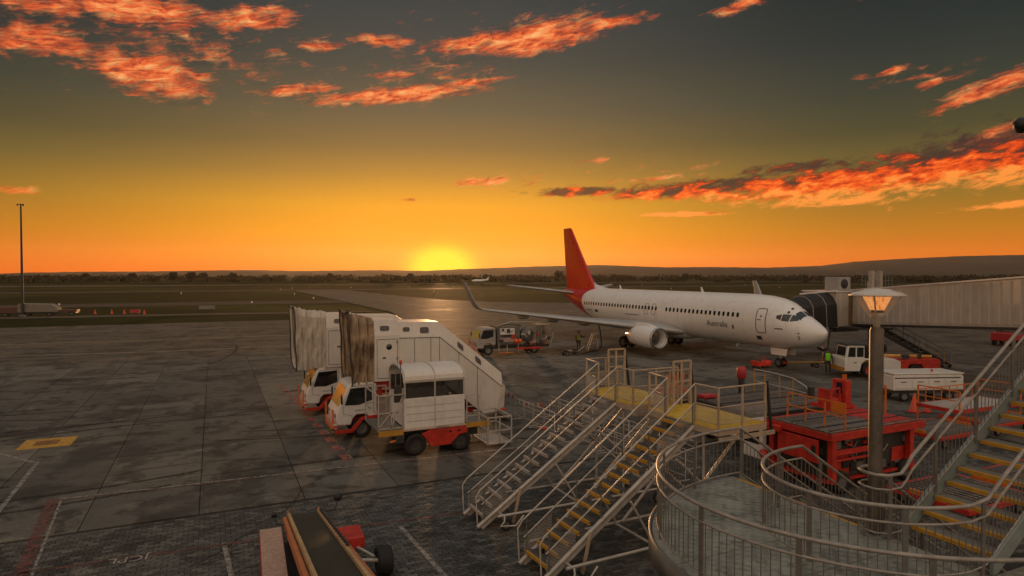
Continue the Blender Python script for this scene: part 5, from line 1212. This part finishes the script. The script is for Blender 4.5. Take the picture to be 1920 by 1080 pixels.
# ------------------------------------------------------------------ jet bridge
def jet_bridge():
    T = thing('jet_bridge', 'pale corrugated passenger jet bridge reaching to the far side of the aircraft nose', 'jet bridge', (52.5, 39.5, 0))
    CORR = mat('corrugated_panel', (.52, .47, .40), .5, var=.1, scale=.8, dirt=.3, streak=.45)
    a = Vector((0, -.4, 0)); b = Vector((-11.4, -25.6, 0)); d = (b - a).normalized(); n = Vector((d.y, -d.x, 0)); Wd = 1.5; Lg = (b - a).length
    zb = lambda s: 2.55 + s * .0655; H = 2.9
    def at(s, off, h): p = a + d * s + n * off; return (p.x, p.y, zb(s) + h)
    side_sgn = -1 if (n.x < 0) == False else 1
    core = MB(); core.add([at(s, o, h) for s in (0, Lg) for o, h in ((-Wd, 0), (Wd, 0), (Wd, H), (-Wd, H))], [(0, 1, 2, 3), (4, 7, 6, 5), (0, 4, 5, 1), (1, 5, 6, 2), (2, 6, 7, 3), (3, 7, 4, 0)]); core.build('tunnel', CORR, T)
    for sg in (-1, 1):              # each corrugated side panel is a part of its own
        for k in range(34):
            s0, s1 = .1 + k * Lg / 34, (k + 1) * Lg / 34 - .10; o0, o1 = sg * (Wd + .002), sg * (Wd + .045)
            MB().add([at(s0, o0, .15), at(s1, o0, .15), at(s1, o0, H - .12), at(s0, o0, H - .12), at(s0 + .07, o1, .15), at(s1 - .07, o1, .15), at(s1 - .07, o1, H - .12), at(s0 + .07, o1, H - .12)], [(0, 1, 2, 3), (4, 5, 6, 7), (0, 4, 5, 1), (1, 5, 6, 2), (2, 6, 7, 3), (3, 7, 4, 0)]).build('side_panel', CORR, T)
        e = MB(); e.add([at(s, sg * o, h) for s in (0, Lg) for o, h in ((Wd - .1, -.18), (Wd + .08, -.18), (Wd + .08, .0), (Wd - .1, .0))], [(0, 1, 2, 3), (4, 7, 6, 5), (0, 4, 5, 1), (1, 5, 6, 2), (2, 6, 7, 3), (3, 7, 4, 0)]); e.build('bottom_beam', DARK, T)
        e = MB(); e.add([at(s, sg * o, h) for s in (0, Lg) for o, h in ((Wd - .05, H), (Wd + .07, H), (Wd + .07, H + .1), (Wd - .05, H + .1))], [(0, 1, 2, 3), (4, 7, 6, 5), (0, 4, 5, 1), (1, 5, 6, 2), (2, 6, 7, 3), (3, 7, 4, 0)]); e.build('roof_edge', WHITE, T)
    # rotunda cab and canopy toward the aircraft
    MB().box(-4.3, 1.2, -1.7, 1.6, 2.4, 5.45).build('cab', CORR, T, .03)
    for k in range(8): x = -4.1 + k * .66; MB().box(x, x + .46, -1.752, -1.702, 2.55, 5.3).build('cab_panel', CORR if k != 2 else mat('slatted_curtain', (.20, .14, .08), .6, var=.4, scale=6), T)
    MB().box(-4.5, 1.3, -1.8, 1.7, 5.452, 5.56).build('cab_roof', WHITE, T); MB().box(-4.3, -1.5, -1.74, -1.0, 2.05, 2.39).build('cab_underframe', DARK, T)
    mb = MB(); st = [(-4.3, 1.62, 5.45), (-5.6, 1.6, 5.35), (-7.0, 1.45, 5.1), (-8.4, 1.2, 4.75), (-9.4, 1.0, 4.4)]; K = 9
    for x, w, zt in st: mb.v += [(x, -w * math.cos(PI * k / (K - 1)) - .25, 2.5 + (zt - 2.5) * (math.sin(PI * k / (K - 1)) ** .45 if 0 < k < K - 1 else 0)) for k in range(K)]
    for i in range(len(st) - 1):
        for k in range(K - 1): mb.f.append([i * K + k, i * K + k + 1, (i + 1) * K + k + 1, (i + 1) * K + k]); mb.sm.append(False)
    can = mb.build('folding_canopy', mat('black_canopy', (.018, .018, .018), .7, var=.4, scale=2), T)
    for x, w, zt in st[:-1]: MB().tube([(x, -w * 1.01 * math.cos(PI * k / (K - 1)) - .25, 2.5 + (zt + .03 - 2.5) * (math.sin(PI * k / (K - 1)) ** .45 if 0 < k < K - 1 else 0)) for k in range(K)], .035, 6).build('canopy_hoop', STEEL, can)
    MB().beam((-4.3, -1.75, 5.6), (-8.2, -1.3, 5.35), .12, .1).build('canopy_beam', WHITE, T)
    # air-conditioner, roof plant, hose
    ac = MB().box(-3.4, -1.9, -1.2, .2, 5.57, 6.75).build('air_conditioner', mat('ac_grey', (.30, .29, .27), .5), T, .03); MB().lathe([(.42, 0), (.42, .03), (.36, .03), (.34, -.02), (0, -.02)], (-2.7, -1.24, 6.15), 'y', 24).build('fan_grille', BLACK, T)
    g = MB()
    for k in range(10): g.beam((-.4 + k * .45, -1.2, 5.9), (-.4 + k * .45, -1.2, 7.1), .05)
    for z in (6.4, 7.1): g.beam((-.4, -1.2, z), (3.7, -1.2, z), .05)
    g.build('roof_railing', GREYP, T); MB().box(1.9, 2.8, -.9, 0, 5.6, 6.3).lathe([(.2, 6.3), (.2, 7.0), (.05, 7.2)], (2.35, -.45, 0), n=12).build('roof_vent', mat('ac_grey', (.30, .29, .27)), T)
    MB().tube([(-4.5, -1.5, 2.3), (-6.0, -2.4, 2.2), (-7.4, -3.4, 1.5), (-8.0, -3.8, 1.05), (-8.7, -4.0, .95), (-9.3, -4.0, 1.2)], .10, 8).build('power_cable', RUBBER, T)
    # drive columns and bogie
    for dx in (-.55, .55): MB().box(dx - .17, dx + .17, -2.35, -2.02, 1.0, 7.3).build('drive_column', mat('column_grey', (.34, .30, .26), .5, dirt=.3), T)
    MB().box(-1.0, 1.0, -2.5, -1.9, .55, 1.0).build('bogie', GREYP, T, .04)
    for x in (-.8, .8): wheel(T, (x, -2.2, .5), .5, .36, 'x')
    # service stair down to the apron
    p0, p1 = Vector((-3.5, -4.9, 2.55)), Vector((-3.1, -10.2, .1)); dd = p1 - p0; w = Vector((.45, 0, 0))
    for s in (-1, 1):
        MB().beam(p0 + w * s, p1 + w * s, .06, .28).build('stair_stringer', DARK, T)
        MB().tube([p0 + w * s + Vector((0, 0, 1)), p1 + w * s + Vector((0, 0, 1))], .025, 6).tube([p0 + w * s + Vector((0, 0, .55)), p1 + w * s + Vector((0, 0, .55))], .02, 6).build('stair_rail', GREYP, T)
        for k in range(7): q = p0.lerp(p1, k / 6) + w * s; MB().beam(q, q + Vector((0, 0, 1)), .035).build('stair_post', YELLOW if k > 4 else GREYP, T)
    for k in range(12): q = p0.lerp(p1, (k + .5) / 12); MB().box(q.x - .42, q.x + .42, q.y - .14, q.y + .14, q.z, q.z + .03).build('stair_tread', GREYP, T)
    MB().box(-4.2, -1.6, -5.0, -1.9, 2.42, 2.52).build('stair_landing', DARK, T)
    MB().box(-11.2, -9.6, -26.2, -24.6, 0, 4.0).build('support_pier', CORR, T, .05)
jet_bridge()
# ------------------------------------------------------------------ tug, ground power, tow bar, cones, people
def tug():
    T = thing('pushback_tug', 'white and red pushback tug with cab waiting beside the aircraft nose', 'tug', (38.5, 29.5, 0), -.47)
    W = 2.4; K = .70
    X = lambda pts: [(p[0] * K, p[1]) for p in pts]
    MB().prism(X([(.02, .45), (.0, 1.25), (.08, 1.32), (2.55, 1.32), (4.7, 1.30), (5.3, 1.12), (5.3, .62), (3.42, .62), (3.2, 1.02), (2.85, 1.2), (2.0, 1.2), (1.62, 1.0), (1.45, .45)]), 0, W, 'xz').build('front_body', WHITE, T, .03)
    MB().prism(X([(4.72, .62), (5.32, 1.22), (6.6, 1.22), (6.9, 1.28), (9.0, 1.28), (9.05, .5), (7.55, .5), (7.3, .95), (6.2, .95), (5.9, .6)]), .01, W - .01, 'xz').build('rear_body', RED, T, .03)
    MB().box(.15, 6.1, .35, W - .35, .35, .6).build('chassis', DARK, T)
    for x, r in ((2.42 * K, .52), (6.75 * K, .45)):
        for y in (.2, W - .2): wheel(T, (x, y, r), r, .38, 'y', rim=RED)
    MB().prism([(.08, 1.325), (.22, 2.12), (.28, 2.18), (1.35, 2.18), (1.35, 1.325)], .08, 1.5, 'xz').build('cab', WHITE, T, .03); MB().box(.12, 2.25, .02, 1.58, 2.2, 2.27).build('cab_roof', DARK, T, .02)
    MB().prism([(.24, 1.42), (.34, 2.06), (.74, 2.06), (.74, 1.42)], .060, .078, 'xz').build('side_window', GLASS, T); MB().prism([(.84, 1.42), (.84, 2.06), (1.27, 2.06), (1.27, 1.42)], .060, .078, 'xz').build('side_window', GLASS, T)
    MB().add([(.086, .2, 1.45), (.086, 1.4, 1.45), (.19, 1.36, 2.05), (.19, .24, 2.05)], [(0, 1, 2, 3)]).build('windscreen', GLASS, T)
    MB().box(1.40, 2.2, .06, 1.5, 1.33, 2.1).build('rear_cabin', GLASS, T, .03)
    MB().box(-.06, .02, .0, W, .42, .70).build('bumper', YELLOW, T, .02); MB().box(.62, .78, -.012, .0, 1.0, 1.06).build('door_handle', BLACK, T)
    MB().tube([(2.6, .4, 1.5), (6.0, .5, 1.42)], .09, 10).build('stowed_tow_bar', mat('pale_orange_bar', (.66, .34, .08), .5), T); MB().box(3.9, 4.4, .2, .7, 1.29, 1.55).build('deck_gear', DARK, T, .03); MB().box(5.0, 5.25, .3, .6, 1.29, 1.6).build('deck_gear', DARK, T, .03)
tug()
def power_cart():
    T = thing('service_trailer', 'long white service trailer with drawer fronts parked before the tug', 'trailer', (33.6, 22.75, 0), -.35)
    MB().prism([(0, .62), (.0, 1.42), (.08, 1.5), (3.98, 1.5), (4.1, 1.36), (4.1, .62)], 0, 1.7, 'xz').build('trailer_body', WHITE, T, .10, 3)
    MB().box(-.02, 4.12, -.03, 1.73, 1.50, 1.57).build('trailer_lid', CREAM, T, .035); MB().box(.06, 3.9, -.012, -.001, 1.28, 1.34).build('dark_strip', MATS['seal_grey'], T)  # dark strip along the body's front, below the lid
    for k in range(4): MB().box(.1 + k * .97, .98 + k * .97, -.022, -.002, .74, 1.22).build('drawer_front', WHITE, T, .01); MB().box(.4 + k * .97, .72 + k * .97, -.034, -.024, 1.08, 1.12).build('drawer_handle', BLACK, T)
    MB().box(.1, 4.0, .1, 1.6, .46, .62).build('chassis', DARK, T)
    for x in (.7, 3.3):
        for y in (.15, 1.55): wheel(T, (x, y, .3), .3, .2, 'y')
    MB().beam((4.1, .85, .4), (5.0, .85, .3), .07).build('drawbar', DARK, T); MB().lathe([(.05, 1.57), (.06, 1.6), (.05, 1.72), (0, 1.74)], (2.6, .5, 0), n=10).build('beacon', MATS['beacon_red'], T)
power_cart()
def tow_bar():
    T = thing('tow_bar', 'yellow-orange tow bar lying from the nose wheel across the apron', 'tow bar', (38.9, 34.9, 0), -.44)
    MB().tube([(0, 0, .34), (4.2, 0, .38)], .07, 10).build('bar', YELLOW, T); MB().box(-.25, .1, -.18, .18, .25, .45).build('hitch_head', RED, T, .02)
    MB().tube([(4.2, 0, .38), (4.5, 0, .38)], .05, 8).lathe([(.1, -.03), (.14, 0), (.1, .03)], (4.6, 0, .38), 'z', 14).build('tow_eye', DARK, T)
    for y in (-.35, .35): wheel(T, (2.3, y, .17), .17, .1, 'y')
    MB().beam((2.3, -.35, .17), (2.3, .35, .17), .05).build('axle', DARK, T)
tow_bar()
def cone(loc, label, h=.75):
    T = thing('traffic_cone', label, 'cone', loc, group='traffic cones'); k = h / .75
    MB().lathe([(.19 * k, .04), (.17 * k, .06), (.03 * k, h), (0, h)], n=20).build('cone_body', mat('cone_orange', (.62, .07, .02), .5, var=.1), T)
    MB().box(-.24 * k, .24 * k, -.24 * k, .24 * k, 0, .045).build('cone_base', RED, T, .02); MB().lathe([(.124 * k, h * .32 + .01), (.086 * k, h * .58)], n=20).build('reflective_band', mat('grey_band', (.55, .5, .46), .4), T)
cone((32.2, 20.7, 0), 'large orange traffic cone beside the white service trailer', .95); cone((32.75, 20.4, 0), 'small orange cone half hidden right of the large cone', .6)
MB_ = thing('wheel_chock_trolley', 'small red chock trolley alone on the apron behind the boarding stairs', 'trolley', (36.4, 35.0, 0))
MB().prism([(0, .18), (-.12, .55), (.12, .55), (.3, .35), (1.0, .35), (1.15, .55), (1.4, .52), (1.3, .18)], 0, .7, 'xz').build('trolley_tray', mat('trolley_red', (.75, .06, .03), .45), MB_, .02)
for x in (.2, 1.1):
    for y in (.05, .65): wheel(MB_, (x, y, .12), .12, .06, 'y')
for x in (.4, .65, .95): MB().beam((x, .35, .3), (x, .35, .9), .03).build('trolley_peg', RED, MB_)
def person(loc, rz, label, vest, bend=0.0, reach=None):
    T = thing('person', label, 'person', loc, rz)
    J = {'pel': (0, 0, .95), 'ab': (0, -.01, 1.10), 'ch': (0, -.02, 1.32), 'nk': (0, -.01, 1.50), 'hd0': (0, .01, 1.58), 'hd': (0, .02, 1.70), 'top': (0, .01, 1.76)}
    for s, q in ((-1, 'l'), (1, 'r')):
        J.update({q + 'hip': (s * .10, 0, .90), q + 'kn': (s * .12, .03, .50), q + 'an': (s * .12, -.02, .09), q + 'toe': (s * .13, .15, .05), q + 'sh': (s * .20, -.02, 1.42), q + 'el': (s * .27, .02, 1.14), q + 'wr': (s * .27, .14, .92)})
        if reach and q == reach: J.update({q + 'el': (s * .34, .2, 1.26), q + 'wr': (s * .36, .46, 1.30)})
    R = {'pel': .14, 'ab': .135, 'ch': .16, 'nk': .06, 'hd0': .075, 'hd': .095, 'top': .06, 'hip': .095, 'kn': .065, 'an': .05, 'toe': .04, 'sh': .075, 'el': .05, 'wr': .036}
    E = [('pel', 'ab'), ('ab', 'ch'), ('ch', 'nk'), ('nk', 'hd0'), ('hd0', 'hd'), ('hd', 'top')]
    for q in 'lr': E += [('pel', q + 'hip'), (q + 'hip', q + 'kn'), (q + 'kn', q + 'an'), (q + 'an', q + 'toe'), ('ch', q + 'sh'), (q + 'sh', q + 'el'), (q + 'el', q + 'wr')]
    for q in 'lr':           # palm and five fingers
        w = Vector(J[q + 'wr']); d = (w - Vector(J[q + 'el'])).normalized(); sd_ = Vector((1, 0, 0)); pm = w + d * .08
        J[q + 'pm'] = tuple(pm); E.append((q + 'wr', q + 'pm')); R[q + 'pm'] = .030
        for i, (o_, L_) in enumerate(((-.03, .075), (-.01, .085), (.01, .08), (.03, .065))):
            a = pm + sd_ * o_ + d * .01; b = a + d * L_ * .6; c = b + d * L_ * .3 + Vector((0, 0, -.02)); J[q + 'f%d' % i] = tuple(b); J[q + 'g%d' % i] = tuple(c); E += [(q + 'pm', q + 'f%d' % i), (q + 'f%d' % i, q + 'g%d' % i)]; R[q + 'f%d' % i] = R[q + 'g%d' % i] = .009
        tb = w + d * .05 + Vector((.05 if q == 'l' else -.05, .01, 0)); J[q + 't'] = tuple(tb); E.append((q + 'wr', q + 't')); R[q + 't'] = .010
    names = list(J); me = bpy.data.meshes.new('body'); me.from_pydata([J[n_] for n_ in names], [(names.index(a), names.index(b)) for a, b in E], [])
    body = bpy.data.materials.new('work_clothes_and_skin'); body.use_nodes = True; t = body.node_tree; tc = t.nodes.new('ShaderNodeTexCoord'); z = sep(S(t, tc.outputs['Object']))[2]
    t.links.new((z / 2.0).ramp([(0, (.012, .012, .012)), (.06, (.02, .02, .024)), (.765, (.02, .02, .024)), (.77, (.30, .17, .11)), (.855, (.30, .17, .11)), (.86, (.02, .014, .01))], 'CONSTANT').k, t.nodes['Principled BSDF'].inputs['Base Color']); me.materials.append(body)
    o = link('body', me, T); sk = o.modifiers.new('skin', 'SKIN'); sk.use_smooth_shade = True; o.modifiers.new('sub', 'SUBSURF').levels = 1
    o.modifiers['sub'].render_levels = 2
    for i, n_ in enumerate(names):
        r = R.get(n_, R.get(n_[1:], .03)); me.skin_vertices[0].data[i].radius = (r, r * (.8 if n_ in ('ab', 'ch', 'pel') else 1)); me.skin_vertices[0].data[i].use_root = (n_ == 'pel')
    ve = MB(); K = 16; prof = [(1.00, .185, .14), (1.15, .18, .135), (1.32, .205, .155), (1.44, .20, .13), (1.50, .11, .09)]
    for zz, a, b in prof: ve.v += [(a * math.cos(2 * PI * k / K), b * math.sin(2 * PI * k / K) - .015, zz) for k in range(K)]
    ve.f += [[i * K + k, i * K + (k + 1) % K, (i + 1) * K + (k + 1) % K, (i + 1) * K + k] for i in range(len(prof) - 1) for k in range(K)]; ve.sm += [True] * (K * (len(prof) - 1)); ve.build('vest', vest, T)
    MB().lathe([(.108, 1.69), (.108, 1.74), (.09, 1.79), (.05, 1.82), (0, 1.825)], (0, .01, 0), n=16).build('hair', mat('dark_hair', (.015, .011, .008), .7), T)
    for s in (-.035, .035): MB().lathe([(.0, -.01), (.012, 0), (0, .01)], (s, .108, 1.70), 'y', 8).build('eye', BLACK, T)
    MB().add([(0, .10, 1.70), (-.015, .10, 1.66), (.015, .10, 1.66), (0, .135, 1.665)], [(0, 1, 3), (0, 3, 2), (1, 2, 3)]).build('nose', mat('skin', (.30, .17, .11), .6), T)
person((38.75, 31.0, 0), 2.5, 'ground worker in lime green vest walking beside the tow bar and tug', mat('lime_vest', (.20, .62, .03), .6, var=.08))
person((30.05, 50.1, 0), -.9, 'ground worker in dark clothes and yellow vest reaching to the ladder under the wing', mat('olive_vest', (.22, .24, .03), .6), reach='r')
# marker poles beside the bridge
for k, (px, py) in enumerate([(43.9, 35.6), (46.0, 35.8), (48.6, 35.9), (45.0, 34.0)]):
    T = thing('marker_pole', 'thin red and white marker pole, ' + ['closest to the aircraft nose', 'second from the aircraft nose', 'farthest from the nose, by the bridge column', 'standing nearest the lime-vested worker'][k], 'pole', (px, py, 0), group='marker poles behind the nose')
    MB().lathe([(.04, .05), (.04, .6)], n=8).lathe([(.04, .9), (.04, 1.3), (0, 1.32)], n=8).build('red_sleeve', RED, T); MB().lathe([(.036, .6), (.036, .9)], n=8).build('white_sleeve', WHITE, T); MB().lathe([(.2, 0), (.2, .05), (.04, .08)], n=14).build('pole_base', RUBBER, T)
# ------------------------------------------------------------------ far apron and airfield
def mast():
    T = thing('light_mast', 'tall thin floodlight mast standing beyond the grass', 'mast', (-28.8, 130.6, 0))
    MB().tube([(0, 0, 0), (0, 0, 10), (0, 0, 18.5)], [.22, .17, .12], 12).build('mast_tube', DARK, T); MB().box(-.5, .5, -.12, .12, 18.5, 18.62).build('lamp_bar', DARK, T)
    for x in (-.38, .38): MB().box(x - .13, x + .13, -.3, .05, 18.3, 18.5).build('floodlight', DARK, T)
    MB().box(-.4, .4, -.4, .4, 0, .25).build('mast_base', GREYP, T)
mast()
def covered_trailer():
    T = thing('equipment_shelter', 'long pale tarpaulin-covered equipment trailer parked beyond the grass strip', 'trailer', (-29.6, 130.9, 0), -.1)
    MB().prism([(0, .6), (.05, 1.9), (.3, 2.1), (4.6, 1.95), (5.6, 1.3), (5.8, .6)], 0, 2.4, 'xz').build('tarpaulin_cover', mat('grey_tarp', (.20, .18, .15), .8, var=.2), T, .08)
    MB().box(-2.8, 0, .2, 2.2, .5, 1.5).build('front_unit', mat('maroon', (.10, .04, .03), .6), T, .05); MB().box(-2.5, 8.2, .3, 2.1, .35, .55).build('trailer_bed', DARK, T); MB().box(5.9, 8.4, .3, 2.1, .56, .95).build('rear_tray', mat('maroon', (.10, .04, .03)), T)
    for x in (-1.8, 1.2, 4.4, 7.6):
        for y in (.4, 2.0): wheel(T, (x, y, .35), .35, .24, 'y')
covered_trailer()
for k, x in enumerate([(-19.1, 134), (-16.4, 132.8), (-14.4, 131.9), (-11.2, 130.4)]):
    cone((*x, -.06), 'distant orange cone along the far road, ' + ['leftmost of the row', 'second from the mast', 'third from the mast', 'rightmost, beside the red works sign'][k], .8)
T = thing('works_sign', 'low red works sign lying by the far cones', 'sign', (-12.7, 131, -.06)); MB().box(-.8, .8, -.05, .05, .2, .8).build('sign_face', mat('works_red', (.42, .04, .04), .5), T); MB().box(-.6, -.5, -.1, .1, 0, .2).box(.5, .6, -.1, .1, 0, .2).build('sign_foot', DARK, T)
T = thing('taxi_sign', 'small pale box sign beside the far road', 'sign', (-1.2, 137, -.06)); MB().box(-1.4, 1.4, -.15, .15, .3, 1.0).build('sign_face', mat('sign_pale', (.22, .2, .16), .6), T); MB().box(-1.1, -1.0, -.1, .1, 0, .3).box(1.0, 1.1, -.1, .1, 0, .3).build('sign_foot', DARK, T)
def edge_light(x, y, k):
    T = thing('taxiway_light', 'small pale airfield edge light standing in the grass', 'light', (x, y, -.08), group='airfield edge lights')
    MB().tube([(0, 0, 0), (0, 0, .45)], .05, 6).build('light_stem', YELLOW, T); MB().lathe([(.16, .45), (.2, .6), (.14, .8), (0, .84)], n=10).build('light_lens', WHITE, T)
for k, (x, y) in enumerate([(26, 290), (33, 312), (60, 312), (90, 316), (112, 312), (150, 316), (190, 312), (235, 318), (24, 220), (24.5, 180), (8, 160), (75, 230), (130, 240), (190, 235), (255, 232), (-30, 165), (300, 300), (-60, 240), (-10, 245), (340, 250)]): edge_light(x, y, k)
def far_jet():
    T = thing('taxiing_jet', 'tiny pale business jet on the far runway beside the setting sun', 'aircraft', (184, 452, 0), math.radians(-12))
    MB().tube([(-6.5, 0, 1.9), (-5.8, 0, 2.0), (-4, 0, 2.1), (3, 0, 2.1), (6.5, 0, 2.6)], [.1, .55, .9, .9, .25], 12).build('fuselage', PLANEW, T)
    for s in (-1, 1):
        MB().add([(-1, 0, 1.6), (1.6, 0, 1.6), (3.2, s * 6.5, 2.0), (2.4, s * 6.5, 2.0), (-1, 0, 1.75), (1.6, 0, 1.7), (3.2, s * 6.5, 2.05), (2.4, s * 6.5, 2.05)], [(0, 1, 2, 3), (7, 6, 5, 4), (0, 3, 7, 4), (1, 2, 6, 5)]).build('wing', PLANEW, T)
        MB().tube([(2.2, s * 1.3, 2.7), (4.2, s * 1.3, 2.7)], .45, 10).build('engine', PLANEW, T)
        MB().box(6.2, 7.4, min(0, s * 2.4), max(0, s * 2.4), 4.6, 4.7).build('tailplane', PLANEW, T)
        wheel(T, (1.2, s * 1.4, .4), .4, .3, 'y')
    MB().prism([(4.2, 2.8), (6.2, 2.7), (7.2, 4.8), (6.2, 4.8)], -.1, .1, 'xz').build('tail_fin', PLANEW, T); wheel(T, (-4.5, 0, .35), .35, .2, 'y'); MB().tube([(-4.5, 0, .35), (-4.5, 0, 1.6)], .08, 6).build('nose_leg', STEEL, T)
    for s in (-1, 1): MB().tube([(1.2, s * 1.4, .4), (1.2, s * 1.2, 1.7)], .08, 6).build('main_leg', STEEL, T)
far_jet()
def tractor():
    T = thing('baggage_tractor', 'dark red baggage tractor under the jet bridge, partly behind the handrail', 'tractor', (69.5, 35.4, 0), .2)
    MB().prism([(0, .5), (0, 1.25), (1.1, 1.3), (1.3, 1.0), (3.4, 1.0), (3.5, .5)], 0, 1.7, 'xz').build('tractor_body', mat('deep_red', (.34, .02, .02), .5), T, .05)
    MB().prism([(1.2, 1.3), (1.4, 2.2), (2.9, 2.2), (3.0, 1.3)], .1, 1.6, 'xz').build('tractor_cab', GLASS, T, .04); MB().box(1.3, 3.0, .05, 1.65, 2.2, 2.3).build('cab_roof', MATS['deep_red'], T, .02)
    for x in (.7, 2.8):
        for y in (.15, 1.55): wheel(T, (x, y, .4), .4, .28, 'y')
tractor()

def haze():
    m = bpy.data.materials.new('evening_haze'); m.use_nodes = True; t = m.node_tree; t.nodes.remove(t.nodes['Principled BSDF'])
    v = t.nodes.new('ShaderNodeVolumePrincipled'); v.inputs['Color'].default_value = (.95, .84, .70, 1); v.inputs['Density'].default_value = 4e-5; v.inputs['Anisotropy'].default_value = .66
    t.links.new(v.outputs[0], t.nodes['Material Output'].inputs['Volume'])
    o = MB().box(-6100, 6100, -500, 6300, -1.3, 230).build('haze', m); tag(o, 'thin warm evening haze over the whole airfield', 'haze', kind='stuff')
haze()

def camera_mast():
    T = thing('camera_mast', 'black dome camera arm poking in at the upper right edge above the stair', 'camera', (10.9, 4.8, 2.9))
    MB().tube([(0, 0, 0), (0, 0, 6.35)], .05, 10).build('mast_tube', DARK, T); MB().tube([(0, 0, 6.3), (-.5, .34, 6.3)], .025, 8).build('mast_arm', DARK, T)
    MB().lathe([(0, 6.08), (.06, 6.1), (.10, 6.16), (.11, 6.24), (.05, 6.3), (0, 6.31)], (-.56, .38, 0), n=18).build('camera_dome', BLACK, T)
camera_mast()
